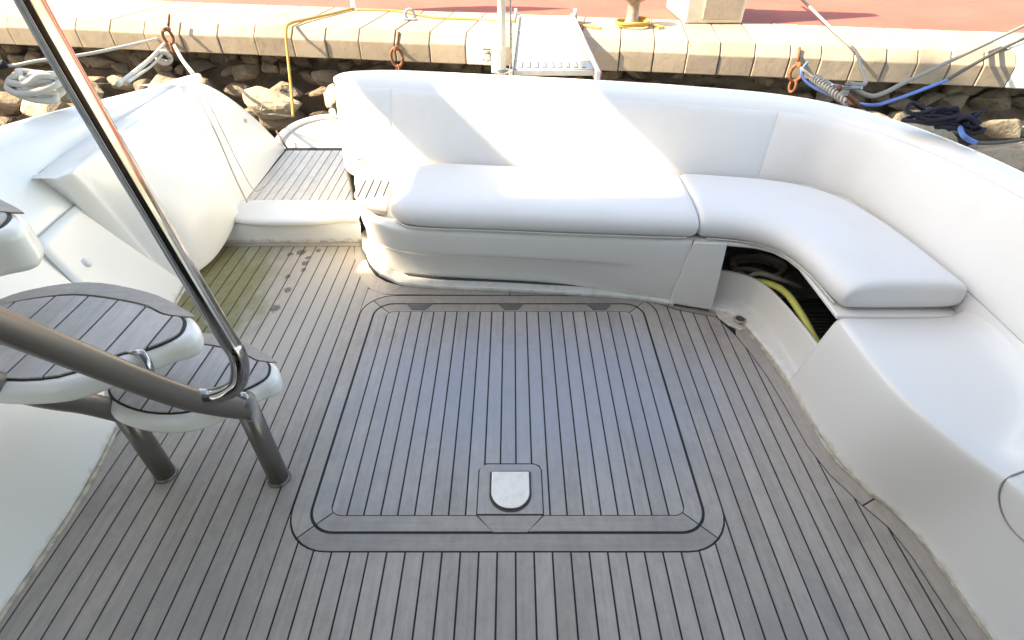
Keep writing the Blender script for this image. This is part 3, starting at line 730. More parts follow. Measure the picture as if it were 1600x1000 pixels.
tag(cushion('corner_cushion', st, CZ0, CZ1+.004, VINYL), 'white vinyl corner cushion bending forward over the open locker', 'cushion', 'bench cushions')
for nm_, pth in (('seat', [(-.60, 2.50), (-.53, 2.44), (-.40, 2.417), (-.1, 2.397), (.32, 2.362), (.70, 2.337), (.86, 2.329)]), ('corner', [(.955, 2.322), (1.07, 2.305), (1.185, 2.265), (1.268, 2.19), (1.312, 2.075), (1.334, 1.95), (1.344, 1.80)])):
    par = [o for o in COL.objects if o.name.startswith(nm_+'_cushion')][0]
    tube('piping', [(x, y, .419) for x, y in pth], .0045, VINYL, par, seg=6)
# backrest panels: padded skins lying on the coaming's inner face
def back_panel(BTs, parent, first=False, last=False):
    rows = []
    n = len(BTs)
    for j, (B, T, O) in enumerate(BTs):
        B, T, O = Vector(B), Vector(T), Vector(O); d = T-O; d.z = 0; d = -d.normalized()      # d points outboard
        out = d if False else -d
        k = 0 if j in (0, n-1) else 1
        e, m = (.000, .001) if not k else (.006, .012)
        if first and j == 0: e = m = -.02
        if last and j > 8: e, m = (.004, .007)
        rows.append([B.lerp(T, .20)+out*-.01, B.lerp(T, .25)+out*e, B.lerp(T, .55)+out*m, B.lerp(T, .84)+out*m, B.lerp(T, .93)+out*e, B.lerp(T, .955)+out*-.008])
    return loft('back_panel', rows, BACKV, parent, sub=2, thick=.01, off=-1)
def lerp_bt(a, b_, t): return tuple(tuple(Vector(p).lerp(Vector(q), t)) for p, q in zip(a, b_))
back = thing('backrest', 'white padded backrest running along the bench and round its right corner, half in sun', 'backrest')
seg1 = [lerp_bt(BT[0], BT[1], .0), lerp_bt(BT[0], BT[1], .25), lerp_bt(BT[0], BT[1], .6), lerp_bt(BT[0], BT[1], .94), lerp_bt(BT[0], BT[1], .985)]
seg2 = [lerp_bt(BT[1], BT[2], .0), lerp_bt(BT[1], BT[2], .06), BT[2], BT[3], BT[4], BT[5], lerp_bt(BT[5], BT[6], .9), lerp_bt(BT[5], BT[6], .945)]
seg3 = [lerp_bt(BT[5], BT[6], .955), BT[6], lerp_bt(BT[6], BT[7], .5), BT[7], lerp_bt(BT[7], BT[8], .5), BT[8], lerp_bt(BT[8], BT[9], .5), BT[9], lerp_bt(BT[9], BT[10], .5)]+BT[10:]
back_panel(seg1, back, first=True); back_panel(seg2, back); back_panel(seg3, back, last=True)

# ---------------------------------------------------------------- things in the open locker
def curl(cx, cy, cz, r, turns, n=40, wob=.02, sy=1):
    return [(cx+r*math.cos(t)*(1+wob*3*noise.noise((t, cx, 0))), cy+sy*r*math.sin(t)*(1+wob*3*noise.noise((t, cy, 4))), cz+.02*noise.noise((t*.7, 2, cy))+.004*t) for t in [2*math.pi*turns*k/n for k in range(n)]]
bm = bmesh.new()
add_tube(bm, curl(1.35, 2.50, .10, .14, 2.6, 50, .08, .7), .013, 8, 2)
add_tube(bm, [(1.12, 2.42, .05), (1.22, 2.46, .14), (1.32, 2.40, .17), (1.42, 2.38, .12), (1.5, 2.45, .1)], .013, 8, 6)
add_tube(bm, [(1.20, 2.36, .10), (1.28, 2.36, .185), (1.38, 2.30, .19), (1.50, 2.30, .14)], .014, 8, 6)
tag(finish('coiled_rope', bm, BINR, smooth=True), 'brown grey rope lying in loops inside the dark locker under the corner cushion', 'rope')
tag(tube('hose', [(1.22, 2.42, .09), (1.30, 2.30, .17), (1.352, 2.18, .20), (1.375, 2.03, .185), (1.40, 1.88, .14), (1.43, 1.75, .10)], .017, HOSE, seg=10), 'yellow green hose lying along the edge of the open locker', 'hose')
tag(tube('hose', [(1.38, 2.0, .06), (1.40, 1.90, .075), (1.42, 1.80, .06), (1.44, 1.73, .05)], .017, HOSE, seg=10), 'short dull yellow hose end under the longer hose, deepest in the locker', 'hose')
mat_ = thing('ribbed_mat', 'black ribbed rubber mat lining the open locker behind the yellow hose', 'mat', loc=(1.55, 2.0, .03))
bm = bmesh.new(); add_prism(bm, [(1.40, 1.75), (1.80, 1.75), (1.80, 2.35), (1.42, 2.35)], .013, .03); finish('mat_base', bm, BLACK, mat_)
for k in range(22):
    bm = bmesh.new(); add_box(bm, (1.60, 1.77+k*.026, .036), (.36, .010, .012)); finish('rib', bm, BLACK, mat_)

# ---------------------------------------------------------------- ladder
lad = thing('boarding_ladder', 'taupe metal ladder with teak topped white steps and a long polished handrail, at left', 'ladder', loc=(-1.0, 1.2, 0))
SR = .036
tube('stringer', [(-.895, 1.235, .40), (-.93, 1.18, .48), (-.985, 1.085, .64), (-1.09, .90, 1.04), (-1.30, .55, 1.80), (-1.48, .22, 2.34)], SR, TAUPE, lad, seg=20, n=5)
tube('stringer', [(-1.34, 1.253, .36), (-1.375, 1.19, .48), (-1.43, 1.095, .64), (-1.535, .91, 1.04), (-1.75, .56, 1.80), (-1.92, .23, 2.34)], SR, TAUPE, lad, seg=20, n=5)
for x, y, zt in ((-.895, 1.235, .45), (-1.34, 1.253, .42)):
    lg = tube('leg', [(x, y, .003), (x, y, zt)], .037, TAUPE, lad, seg=20)
    lathe('foot_plate', [(.043, .001), (.043, .008), (.038, .014)], (x, y, 0), TAUPE, lg, seg=20)
tube('handrail', [(-1.00, 1.27, 2.3), (-.985, 1.265, 1.75), (-.955, 1.255, 1.42), (-.845, 1.205, .80), (-.822, 1.195, .70), (-.822, 1.18, .645), (-.838, 1.165, .60), (-.87, 1.15, .578), (-.92, 1.14, .565), (-.955, 1.13, .575)], .0265, STEEL, lad, seg=20, n=6)
def scale_poly(p, k, c=None):
    cx = sum(a[0] for a in p)/len(p); cy = sum(a[1] for a in p)/len(p)
    return [(cx+(a[0]-cx)*k, cy+(a[1]-cy)*k) for a in p]
def round_poly(p, n=5):
    q = [Vector((*a, 0)) for a in p]; m = len(q); out = []
    for i in range(m):
        p0, p1, p2, p3 = q[i-1], q[i], q[(i+1) % m], q[(i+2) % m]
        for k in range(n):
            t = k/n; v = .5*((2*p1)+(p2-p0)*t+(2*p0-5*p1+4*p2-p3)*t*t+(3*p1-p0-3*p2+p3)*t**3); out.append((v.x, v.y))
    return out
# outline of a step in its own plan: x along the step (nose at +), y towards the back
def make_step(nose, z, length, depth, skew, th=.082, bv=.036):
    o = Vector((nose[0], nose[1], 0)); ax = Vector((math.cos(skew), math.sin(skew), 0)); ay = Vector((-ax.y, ax.x, 0))
    W_ = lambda u, v: (o.x+ax.x*u+ay.x*v, o.y+ax.y*u+ay.y*v)
    L_, d = length, depth
    k = L_/.75
    sc = lambda pts: [(u*k, v*min(1, .35+.65*k)) for u, v in pts]
    body = sc([(0, 0), (-.035, .065), (-.10, .115), (-.25, .195), (-.48, .245), (-.68, .175), (-.76, .04), (-.76, -.08), (-.67, -.19), (-.47, -.25), (-.27, -.235), (-.14, -.14), (-.07, -.075), (-.015, -.04)])
    bp = round_poly([W_(*p) for p in body], 5)
    so = bpy.data.objects.new('step', None)
    b_ = prism('step', bp, z-.004-th, z-.004, GELW, lad, bev=bv, seg=5)
    # teak: crescent margin board at the back, planks inside
    inner_l = sc([(-.05, -.005), (-.075, .06), (-.14, .075), (-.25, .125), (-.48, .165), (-.66, .115), (-.72, .03), (-.72, -.07), (-.645, -.155), (-.465, -.212), (-.285, -.20), (-.17, -.105), (-.135, -.10), (-.075, -.05)])
    ip = round_poly(inner_l, 4)
    cz = [W_(*p) for p in ip]
    prism('caulking', scale_poly(cz, 1.035), z-.006, z-.002, CAULK, b_)
    n = 7 if L_ > .6 else 6; w_ = L_/n
    for i in range(n+1):
        x0 = -L_*1.0+i*w_
        # seams run with the deck planks, a little askew to the step
        p = clip(clip(ip, 0, x0+.0042, False), 0, x0+w_-.0042, True); p = dedupe(p)
        if len(p) < 3 or area(p) < 3e-4: continue
        prism('plank', [W_(*q) for q in p], z-.003, z+.003+random.uniform(-.0004, .0004), TEAKS, b_)
    mo = sc([(-.033, .069), (-.10, .113), (-.25, .192), (-.48, .242), (-.66, .18), (-.73, .075)])
    mi = sc([(-.068, .069), (-.14, .083), (-.25, .135), (-.48, .175), (-.65, .125), (-.70, .06)])
    sm = lambda pts: [(v.x, v.y) for v in smooth_path([(*W_(*p), 0) for p in pts], 5)]
    prism('margin_board', sm(mo)+sm(mi)[::-1], z-.003, z+.0035, TEAKX, b_)
    # steel bracket hooking the step to the near rail
    bx = W_(-.13*k, -.10)
    tube('bracket', [(bx[0], bx[1], z+.004), (bx[0]+.028, bx[1]-.01, z+.006), (bx[0]+.045, bx[1]-.03, z-.03), (bx[0]+.04, bx[1]-.05, z-.08)], .012, STEEL, b_, seg=10, flat=.5)
    return b_
make_step((-0.817, 1.351), .45, .58, .44, math.radians(-2))
make_step((-0.973, 1.276), .71, .78, .47, math.radians(-2))
make_step((-1.394, 1.359), 1.035, .80, .47, math.radians(-2), .135, .055)

# ================================================================ QUAY AND HARBOUR
QM = .16; QN = math.hypot(1, QM); QA = -math.atan(QM)
def K(s, d, z): return Vector((s/QN+d*QM/QN, 5.36-s*QM/QN+d/QN, z))
ZB, ZF, ZT = .43, .60, .69
bm = bmesh.new()
vs = [bm.verts.new(K(-70, .5, ZT-.006)), bm.verts.new(K(70, .5, ZT-.006)), bm.verts.new(K(70, 160, ZT-.006)), bm.verts.new(K(-70, 160, ZT-.006))]
bm.faces.new(vs); tag(finish('pavement', bm, PAVE), kind='structure')
bm = bmesh.new()
vs = [bm.verts.new(p) for p in ((-90, -90, -1.0), (90, -90, -1.0), (90, 40, -1.0), (-90, 40, -1.0))]
bm.faces.new(vs); tag(finish('water', bm, WATER), kind='structure')
quay = thing('quay', 'stone harbour quay with a pale kerb of separate blocks above dark rubble', 'quay')
bm = bmesh.new()
prof = [(.36, -2.0), (.36, .425), (.36, .66), (3.0, .66), (3.0, -2)]
A0 = [bm.verts.new(K(-60, d, z)) for d, z in prof]; A1 = [bm.verts.new(K(60, d, z)) for d, z in prof]
for i in range(5): bm.faces.new((A0[i], A0[(i+1) % 5], A1[(i+1) % 5], A1[i]))
finish('quay_core', bm, ROCKD, quay)
def kerb_block(s0, s1, mat, nm='kerb_block'):
    bm = bmesh.new(); jz = random.uniform(-.006, .006); jd = random.uniform(-.008, .008)
    w = lambda s: .98-.028*s
    prof = lambda s: [(.0+jd, ZB+.004), (-.004+jd, ZF+jz), (.075+jd, ZT+jz*.5), (w(s), ZT+jz*.3), (w(s), ZB), (.15, ZB)]
    A = [bm.verts.new(K(s0, d, z)) for d, z in prof(s0)]; B = [bm.verts.new(K(s1, d, z)) for d, z in prof(s1)]
    n = len(A)
    for i in range(n): bm.faces.new((A[i], A[(i+1) % n], B[(i+1) % n], B[i]))
    bm.faces.new(A[::-1]); bm.faces.new(B)
    o = finish(nm, bm, mat, quay); bevel(o, .010, 2, 25); return o
s = -.43
edges = [-.43, -.10]
x = -.10
while x < 5.2:
    x += (.36 if x < .8 else .29 if x < 2.2 else .245)*random.uniform(.95, 1.06); edges.append(x)
x = -.43; left = []
while x > -8:
    x -= (.345 if x > -2 else .40)*random.uniform(.95, 1.06); left.append(x)
edges = left[::-1]+edges
white_ids = []
for a, b_ in zip(edges, edges[1:]):
    wht = abs(a+.43) < .001 or (4.15 < (a+b_)/2 < 4.40)
    if wht: white_ids.append((a, b_))
    g_ = random.uniform(.004, .009)
    kerb_block(a+g_*.5, b_-g_*.5, PAINTW if wht else KERB)
for a, b_ in white_ids:            # stencilled numeral 5
    c = (a+b_)/2+.03; nd = thing('painted_numeral', 'black stencilled numeral 5 on the white kerb block left of the gangway' if c < 1 else 'black stencilled numeral 5 on the pale kerb block at the right edge of the quay', 'painted number', 'stencilled berth numbers', loc=K(c, -.011, .5))
    for nm, pts in (('bar', [(-.03, .575), (.045, .575)]), ('bowl', [(-.015, .535), (.025, .54), (.045, .515), (.035, .485), (.0, .475)]), ('stroke', [(-.03, .49), (-.022, .478)])):
        bm = bmesh.new(); add_tube(bm, [K(c+u, -.012, z) for u, z in pts], .009, 6, 4, flat=.5)
        finish(nm, bm, PAINTB, nd)
# rubble under the kerb
def boulder(c, r, sq, mat, seed, name='rock'):
    bm = bmesh.new(); rr_ = random.Random(seed)
    for k in range(15):
        v = Vector((rr_.gauss(0, 1), rr_.gauss(0, 1), rr_.gauss(0, 1))).normalized(); m = max(abs(v.x), abs(v.y), abs(v.z)); bm.verts.new(v*(.55+.42/m)*rr_.uniform(.78, 1.08))
    hull = bmesh.ops.convex_hull(bm, input=bm.verts[:])
    bmesh.ops.delete(bm, geom=[g for g in hull['geom_interior'] if isinstance(g, bmesh.types.BMVert)], context='VERTS')
    bmesh.ops.bevel(bm, geom=bm.edges[:], offset=.07, segments=1, profile=.5, affect='EDGES')
    bmesh.ops.triangulate(bm, faces=bm.faces[:]); bmesh.ops.subdivide_edges(bm, edges=bm.edges[:], cuts=1, use_grid_fill=True)
    off = Vector((seed*3.1, seed*1.7, seed*.9))
    for v in bm.verts:
        q = v.co*(1+.10*noise.noise(v.co*2.2+off)+.05*noise.noise(v.co*6+off)); v.co = Vector((q.x*r*sq[0], q.y*r*sq[1], q.z*r*sq[2]))
    bmesh.ops.rotate(bm, cent=(0, 0, 0), matrix=Matrix.Rotation(QA+random.uniform(-.25, .25), 3, 'Z') @ Matrix.Rotation(random.uniform(-.3, .3), 3, 'X') @ Matrix.Rotation(random.uniform(-.25, .25), 3, 'Y'), verts=bm.verts[:])
    bmesh.ops.translate(bm, vec=c, verts=bm.verts[:])
    o = finish(name, bm, mat, rubble, smooth=False)
    return o
rubble = thing('rubble_bank', 'rough brown rubble stones piled along the foot of the quay', 'rubble bank', kind='thing')
seed = 0
for row, (z, dd, r) in enumerate(((.35, .32, .085), (.22, .25, .11), (.06, .10, .15), (-.16, -.06, .20), (-.45, -.25, .26), (-.80, -.45, .3))):
    x = -7.0+random.uniform(0, .2)
    while x < 5.2:
        rr = r*random.uniform(.75, 1.3); seed += 1
        pale = row >= 2 and random.random() < (.8 if x > 2 else .3)
        boulder(K(x, dd+random.uniform(-.04, .04), z+random.uniform(-.04, .04)), rr, (1.35, .9, .75), ROCK if pale else ROCKD, seed)
        x += rr*2.15
for px_, c, r, sq in ((0, K(-2.35, -.20, .06), .30, (1.3, .7, .62)), (0, K(-1.75, -.12, .12), .14, (1.1, .8, .9)), (0, K(3.5, -.18, .05), .30, (1.7, .6, .62)), (0, K(4.2, -.3, -.12), .34, (1.2, .8, .7)), (0, K(2.9, -.12, .16), .16, (1.5, .7, .7)), (0, K(-4.6, -.2, .05), .22, (1.6, .7, .6))):
    seed += 1; boulder(c, r, sq, ROCK, seed)

# mooring irons on the kerb
def eye(name, c, label, h=.13, w=.05, rope=True):
    t = thing(name, label, 'mooring ring', 'rusty mooring irons', loc=c)
    bm = bmesh.new()
    ax = Vector((1, -QM, 0)).normalized(); o = Vector((QM, 1, 0)).normalized()*-1
    add_tube(bm, [c+o*.035+ax*w*math.sin(a*math.pi/8)+Vector((0, 0, h*.5*math.cos(a*math.pi/8))) for a in range(17)], .014, 8, 2)
    finish('ring', bm, RUST, t, smooth=True)
    bm = bmesh.new(); add_tube(bm, [c-o*.02+Vector((0, 0, h*.42)), c+o*.045+Vector((0, 0, h*.5)), c+o*.05+Vector((0, 0, h*.38))], .018, 8, 4)
    finish('staple', bm, RUST, t, smooth=True)
    bm = bmesh.new(); add_tube(bm, [c+o*.04+ax*.02*math.sin(a*math.pi/5)+o*.02*math.sin(a*math.pi/5)+Vector((0, 0, -h*.5-.04+.05*math.cos(a*math.pi/5))) for a in range(11)], .012, 8, 2)
    finish('shackle', bm, RUST, t, smooth=True)
    bm = bmesh.new(); add_tube(bm, [c+Vector((0, 0, h*.6))-o*.02, c+Vector((0, 0, h*.6+.09))-o*.09], .012, 6, 2)
    finish('pin', bm, RUST, t, smooth=True)
    return t
eye('mooring_ring', Vector((-3.298, 5.800, 0.600)), 'rusty mooring ring on the kerb holding the white ropes at left')
eye('mooring_ring', Vector((-1.065, 5.500, 0.489)), 'rusty mooring ring on the kerb just behind the backrest\'s left half', .16, .055)
eye('mooring_ring', Vector((2.412, 4.920, 0.506)), 'rusty mooring ring on the kerb with blue rope tied to it at right')

def rope(name, label, pts, r, mat, n=10, group='mooring ropes'):
    return tag(tube(name, pts, r, mat, seg=8, n=n), label, 'rope', group)
rope('rope', 'white rope stretched from the left frame edge to the left mooring ring', [(-5.2, 5.05, .56), (-4.487, 5.100, 0.506), (-4.208, 5.200, 0.523), (-3.875, 5.500, 0.522), (-3.450, 5.970, 0.553)], .014, WHITER)
rope('rope', 'thick white rope from the left mooring ring down to the port quarter, leftmost of three', [(-3.450, 5.930, 0.504), (-3.206, 5.200, 0.539), (-2.709, 4.100, 0.700), (-2.416, 3.500, 0.806)], .017, WHITER)
rope('rope', 'thin white rope in the middle between the left mooring ring and the yacht', [(-3.441, 5.930, 0.463), (-3.134, 5.100, 0.522), (-2.665, 4.100, 0.696), (-2.417, 3.600, 0.793)], .010, WHITER)
rope('rope', 'white rope from the left mooring ring to the port quarter, rightmost of three', [(-3.369, 5.930, 0.515), (-2.872, 5.100, 0.563), (-2.263, 4.100, 0.700), (-1.922, 3.500, 0.813)], .016, WHITER)
bm = bmesh.new()
kc = Vector((-3.320, 5.600, 0.453))
add_tube(bm, [kc+Vector((.05*math.cos(t), .03*math.sin(t*1.3), .05*math.sin(t))) for t in [i*.7 for i in range(18)]], .02, 8, 3)
tag(finish('rope_knot', bm, WHITER, smooth=True), 'white knot hanging below the left mooring ring', 'knot')
rope('rope', 'yellow rope hanging over the kerb down to the swimming platform', [(-1.686, 6.571, 0.705), (-1.834, 6.294, 0.705), (-2.002, 5.979, 0.710), (-2.084, 5.748, 0.720), (-2.092, 5.600, 0.690), (-2.079, 5.450, 0.490), (-2.025, 5.200, 0.278), (-1.962, 4.930, 0.126)], .013, YELR, 8)
rope('rope', 'yellow rope lying along the kerb top behind the number block', [(-1.643, 6.500, 0.705), (-1.201, 6.430, 0.705), (-0.765, 6.100, 0.705), (-0.377, 6.007, 0.705), (0.000, 5.916, 0.705), (0.489, 5.822, 0.706), (0.828, 5.597, 0.706)], .009, YELR, 8)
rope('rope', 'thin grey rope running from the gate wall to the swimming platform', [(-1.93, 4.3, .42), (-2.127, 4.700, 0.225), (-2.030, 4.750, 0.203), (-1.959, 4.880, 0.143)], .008, GREYR)
rope('rope', 'short grey mooring line leaning out over the platform beside the gate wall', [(-1.901, 4.365, 0.200), (-1.810, 4.212, 0.180), (-1.728, 4.081, 0.160)], .008, DARKR)

# bollard with its coil
bol = thing('bollard', 'worn iron mushroom bollard standing on the kerb right of the gangway', 'bollard', loc=(1.151, 5.849, 0.690))
bx, by = bol.location.x, bol.location.y
lathe('stem', [(.085, 0), (.075, .02), (.058, .05), (.055, .17), (.065, .20)], (bx, by, .69), BOLL, bol, seg=24)
lathe('head', [(.06, .19), (.10, .205), (.122, .225), (.12, .25), (.085, .268), (.002, .275)], (bx, by, .69), BOLL, bol, seg=24)
bm = bmesh.new()
add_tube(bm, [(bx-.02+(.13+.013*t/6.28)*math.cos(t), by-.10+(.12+.012*t/6.28)*math.sin(t), .703+.003*t+.004*math.sin(t*3)) for t in [i*.35 for i in range(40)]], .013, 8, 2)
add_tube(bm, [(bx+.1, by-.1, .71), (bx+.2, by-.13, .705), (bx+.26, by-.2, .705), (bx+.2, by-.25, .705)], .010, 8, 5)
tag(finish('rope_coil', bm, YELR, smooth=True), 'yellow rope coiled on the kerb round the foot of the bollard', 'rope coil')
# service pedestal
pc = Vector((1.938, 5.849, 0.690)); ped = thing('service_pedestal', 'cream block pedestal standing at the back of the kerb right of the bollard', 'pedestal', loc=(pc.x, pc.y+.42, .69))
bm = bmesh.new(); R_ = Matrix.Rotation(QA*.5, 3, 'Z'); add_box(bm, (pc.x, pc.y+.42, .84), (.56, .80, .30), R_ if False else None); bevel(finish('plinth', bm, CREAM, ped), .02, 2)
bm = bmesh.new()
a = [(pc.x-.26, pc.y+.05), (pc.x+.26, pc.y+.05), (pc.x+.26, pc.y+.78), (pc.x-.26, pc.y+.78)]
lo = [bm.verts.new((*p, .99)) for p in a]; hi = [bm.verts.new((pc.x+(p[0]-pc.x)*.3, pc.y+.42+(p[1]-pc.y-.42)*.22, 2.05)) for p in a]
bm.faces.new(lo[::-1]); bm.faces.new(hi)
for i in range(4): bm.faces.new((lo[i], lo[(i+1) % 4], hi[(i+1) % 4], hi[i]))
bevel(finish('cabinet', bm, PAINTW, ped), .02, 2)
bm = bmesh.new(); add_box(bm, (pc.x+.06, pc.y+.012, .84), (.36, .02, .22)); bevel(finish('plate', bm, KERB, ped), .006, 1)
# thin post
pp = Vector((-1.686, 6.589, 0.690)); post = thing('post', 'thin white post rising at the back edge of the kerb above the yellow rope', 'post', loc=pp)
lathe('pole', [(.03, 0), (.024, .02), (.024, 1.75)], pp, PAINTW, post, seg=14)
lathe('cover', [(.03, .42), (.14, .75), (.19, 1.1), (.12, 1.45), (.03, 1.72)], pp, CREAM, post, seg=16)  # unseen spindle added to cast the leaf-shaped shadow on the pavement
rg = Vector((-1.009, 6.058, 0.690)); cl = thing('deck_ring', 'small blue grey mooring eye lying on the kerb top', 'mooring eye', loc=rg)
bm = bmesh.new(); add_tube(bm, [rg+Vector((.045*math.cos(a*math.pi/7), .01, .045+.045*math.sin(a*math.pi/7))) for a in range(15)], .014, 8, 2); finish('ring', bm, GREYP, cl, smooth=True)
bm = bmesh.new(); add_box(bm, rg+Vector((0, 0, .008)), (.12, .07, .016)); bevel(finish('base_plate', bm, GREYP, cl), .004, 1)

# gangway
gy = thing('gangway', 'pale grating gangway reaching from the transom to the quay', 'gangway', loc=(.27, 3.6, .86))
g0l, g0r, g1l, g1r = Vector((-.02, 3.48, .865)), Vector((.535, 3.48, .865)), Vector((.055, 6.0, .735)), Vector((.60, 6.0, .735))
def gp(u, v, h=0): return g0l.lerp(g0r, u).lerp(g1l.lerp(g1r, u), v)+Vector((0, 0, h))
def gbox(name, u0, u1, v0, v1, h0, h1, mat, bev=.004):
    bm = bmesh.new(); lo = [bm.verts.new(gp(u, v, h0)) for u, v in ((u0, v0), (u1, v0), (u1, v1), (u0, v1))]; hi = [bm.verts.new(gp(u, v, h1)) for u, v in ((u0, v0), (u1, v0), (u1, v1), (u0, v1))]
    bm.faces.new(lo[::-1]); bm.faces.new(hi)
    for i in range(4): bm.faces.new((lo[i], lo[(i+1) % 4], hi[(i+1) % 4], hi[i]))
    o = finish(name, bm, mat, gy)
    if bev: bevel(o, bev, 1)
    return o
gbox('side_rail', 0, .045, 0, 1, -.05, .022, GALV); gbox('side_rail', .955, 1, 0, 1, -.05, .022, PAINTW)
gbox('edge_strip', 1.003, 1.018, 0, .98, -.02, .015, REDP)
gbox('panel', .05, .95, .05, 1, -.03, 0, GRATE, 0)
for k in range(9): gbox('grating_bar', .07+.1*k, .085+.1*k, .16, .97, .0005, .003, GRATE, 0)
for k in range(26): gbox('cross_bar', .06, .94, .16+.0312*k, .166+.0312*k, .0005, .004, GRATE, 0)
gbox('ramp_plate', .05, .95, .055, .15, .001, .005, GREYP, 0)
for k in range(9): gbox('tread_rib', .1+.09*k, .14+.09*k, .07, .14, .005, .012, GALV, 0)
gbox('panel_joint', .05, .95, .62, .632, .0005, .009, CREAM, 0)
for u in (-.03, 1.02):
    c = gp(u, .97, .02)
    lathe('wheel', [(.055, -.015), (.055, .015)], c, GREYP, gy, seg=18, axis=(1, 0, 0))
sp = Vector((-.06, 3.56, .86)); stn = thing('stanchion', 'cream stanchion with a bracket standing on the transom left of the gangway', 'stanchion', loc=sp)
lathe('pole', [(.026, 0), (.024, .02), (.024, 1.25)], sp, CREAM, stn, seg=16)
bm = bmesh.new(); add_box(bm, sp+Vector((-.035, .0, .07)), (.06, .05, .14)); bevel(finish('bracket', bm, PAINTW, stn), .006, 2)
lathe('foot', [(.05, -.005), (.05, .012), (.03, .02)], sp, STEEL, stn, seg=18)
tube('wire', [sp+Vector((.055, .01, .0)), sp+Vector((.05, .01, .6)), sp+Vector((.04, 0, 1.2))], .007, GALV, stn, seg=8)

# starboard mooring gear
t = Vector((1.80, 3.06, .885))
clt = thing('cleat', 'small steel cleat on the starboard quarter holding the mooring ropes', 'cleat', loc=t)
bm = bmesh.new(); add_tube(bm, [t+Vector((-.07, .03, .035)), t+Vector((0, 0, .03)), t+Vector((.07, -.03, .035))], .009, 8, 4); finish('horn', bm, STEEL, clt, smooth=True)
bm = bmesh.new(); add_box(bm, t+Vector((0, 0, .005)), (.04, .016, .03)); finish('base', bm, GALV, clt)
rope('rope', 'blue rope looping from the right mooring ring and away to the right', [(2.454, 4.850, 0.599), (2.401, 4.800, 0.538), (2.382, 4.600, 0.503), (2.387, 4.200, 0.525), (2.295, 3.600, 0.651), (2.533, 3.700, 0.656), (3.114, 4.100, 0.666)], .011, BLUER)
rope('rope', 'dark rope continuing the blue one up to the right frame edge', [(3.114, 4.100, 0.666), (3.710, 4.600, 0.694), (4.482, 5.200, 0.729), (5.853, 6.200, 0.840)], .013, DARKR)
rope('rope', 'dark grey rope stretched from the starboard cleat to the upper right corner', [t+Vector((0, 0, .05)), (2.248, 3.500, 0.737), (2.702, 3.900, 0.717), (3.316, 4.400, 0.729), (4.596, 5.400, 0.785), (5.797, 6.200, 0.922)], .014, GREYR)
rope('rope', 'pale grey line rising from the starboard cleat across the kerb to the red pavement', [t+Vector((0, 0, .05)), (2.351, 3.800, 0.728), (2.521, 4.200, 0.726), (2.718, 4.700, 0.726), (2.854, 5.400, 0.739), (2.918, 6.300, 0.835), (2.875, 6.800, 0.926)], .013, GREYR)
sa, sb = Vector((2.393, 4.550, 0.556)), Vector((2.267, 3.750, 0.620))
spr = thing('mooring_spring', 'ribbed steel mooring spring hanging beside the blue rope', 'mooring spring', loc=sa)
ax = (sb-sa); L_ = ax.length; ax.normalize(); e1 = ax.cross(Vector((0, 0, 1))).normalized(); e2 = ax.cross(e1)
bm = bmesh.new(); n = 150
add_tube(bm, [sa+ax*L_*(i/n)+(e1*math.cos(i*.56)+e2*math.sin(i*.56))*.030 for i in range(n)], .009, 6, 1); finish('coil', bm, GALV, spr, smooth=True)
bm = bmesh.new(); add_tube(bm, [sb-ax*.03, sb+ax*.05, sb+ax*.09+Vector((.03, 0, 0)), t+Vector((-.04, 0, .03))], .014, 8, 4); finish('shackle', bm, RUST, spr, smooth=True)
bm = bmesh.new(); add_tube(bm, [sa+ax*.02, sa-ax*.06, Vector((2.413, 4.870, 0.554))], .012, 8, 4); finish('link', bm, GALV, spr, smooth=True)
# navy bundle on the starboard coaming
c = Vector((1.958, 2.469, 0.895))
bm = bmesh.new(); rnd = random.Random(5)
for k in range(16):
    ph = rnd.uniform(0, 6.3); rr = rnd.uniform(.025, .075)
    dv = Vector((.05*rnd.uniform(-1, 1), 0, 0)); dv.y = -dv.x*.7+.03*rnd.uniform(-1, 1)
    add_tube(bm, [c+dv+Vector((1.3*rr*math.cos(ph+i*.8), -.9*rr*math.cos(ph+i*.8)*.7+.5*rr*math.sin(ph+i*.8), .012+.10*abs(noise.noise((i*.6, k*1.7, 0)))+.0025*k)) for i in range(11)], .0095, 7, 3)
tag(finish('rope_bundle', bm, NAVYR, smooth=True), 'tangled navy rope bundle lying on the starboard coaming', 'rope bundle')
rope('rope', 'short pale blue rope tail leaving the navy bundle', [c+Vector((.05, -.02, .04)), (1.947, 2.320, 0.930), (2.014, 2.318, 0.900)], .010, BLUER)
rope('rope', 'thin dark line running from the pale blue tail to the right frame edge', [(2.014, 2.318, 0.900), (2.208, 2.421, 0.860), (2.593, 2.633, 0.800), (3.552, 3.001, 0.700)], .008, DARKR)
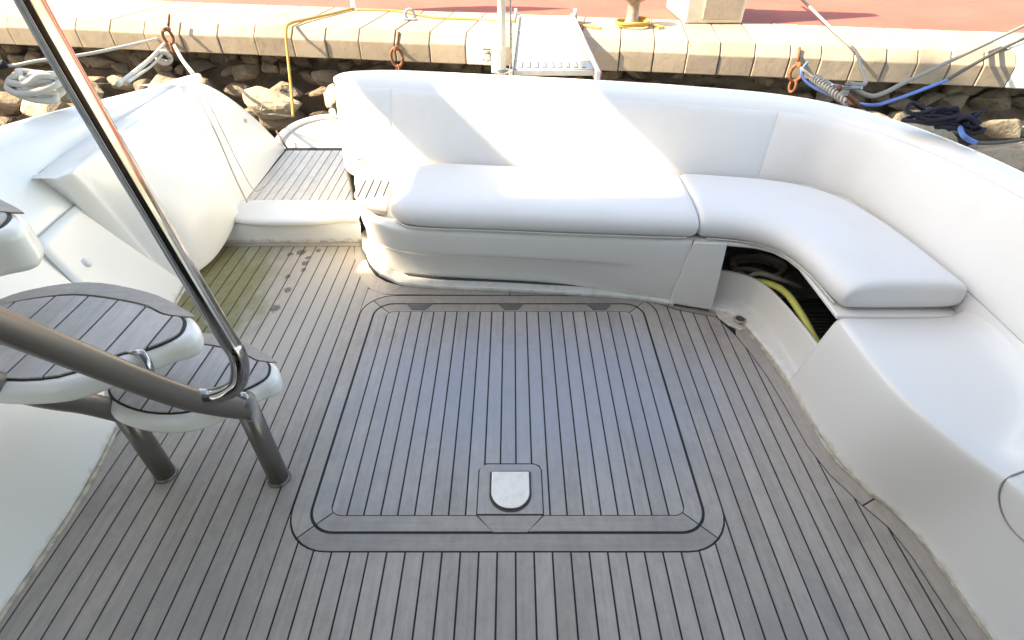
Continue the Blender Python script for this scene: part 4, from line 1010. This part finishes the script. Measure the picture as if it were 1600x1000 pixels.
# white coil on the port coaming
c = Vector((-2.304, 2.779, 0.950))
bm = bmesh.new(); rnd = random.Random(9)
for k in range(7):
    ph = rnd.uniform(0, 6.3); rr = rnd.uniform(.06, .13)
    add_tube(bm, [c+Vector((rr*1.2*math.cos(ph+i*.6)+.03*rnd.uniform(-1, 1), rr*.7*math.sin(ph+i*.6), .02+.012*k+.02*math.sin(i*1.3+k))) for i in range(13)], .016, 8, 3)
tag(finish('rope_coil', bm, WHITER, smooth=True), 'white rope coiled on the port side deck behind the ladder rail', 'rope coil')
bm = bmesh.new(); cc = Vector((-4.477, 5.080, 0.516)); add_tube(bm, [cc+Vector((-.12, 0, -.01)), cc, cc+Vector((.06, .01, .01))], .035, 8, 4)
tag(finish('rope_sleeve', bm, NAVYR, smooth=True), 'navy sleeve on the white rope at the left frame edge', 'rope sleeve')

# made-up unseen yacht to port, its boxes shaped to shade cockpit and bench
ny = thing('added_shade_yacht', 'made-up white yacht out of view to port, added to shade the cockpit', 'yacht', loc=(-6.5, -3, -1))
NX = -4.3
rows = []
for y, w_ in ((-12, .3), (-9, 1.6), (-5, 2.4), (0, 2.5), (3.2, 2.45), (4.05, 2.4)):
    cx = NX-2.5
    rows.append([(cx+w_*.7, y, -1.4), (cx+w_*.93, y, -.4), (cx+w_, y, 1.2), (cx+w_, y, 2.60), (cx+w_-.12, y, 2.62), (cx-w_+.12, y, 2.62), (cx-w_, y, 2.60), (cx-w_, y, 1.2), (cx-w_*.93, y, -.4), (cx-w_*.7, y, -1.4)])
loft('hull', rows, HULLW, ny, sub=0, caps=True, closed=True)
bm = bmesh.new(); add_box(bm, (NX-2.4, -2.38, 4.7), (4.7, 9.2, 4.3)); bevel(finish('shade_house', bm, HULLW, ny), .1, 3)
bm = bmesh.new(); add_box(bm, (NX-.12, 3.2, 3.735), (.30, 2.0, .24)); bevel(finish('shade_bar', bm, HULLW, ny), .02, 2)  # added bar, casts the diagonal shade band on the backrest
bm = bmesh.new(); add_box(bm, (NX-.15, 2.25, 2.75), (.1, .5, .34)); finish('shade_block', bm, HULLW, ny)  # added box, keeps sun off the deck by the bench end
bm = bmesh.new(); add_box(bm, (NX-.2, 3.3, 5.75), (.3, 2.4, 2.0)); bevel(finish('shade_screen', bm, HULLW, ny), .05, 3)  # opaque box added to shade the right part of the backrest
for y in (4.1,):
    lathe('shade_bar_post', [(.03, 2.6), (.03, 3.62)], (NX-.12, y, 0), STEEL, ny, seg=12)
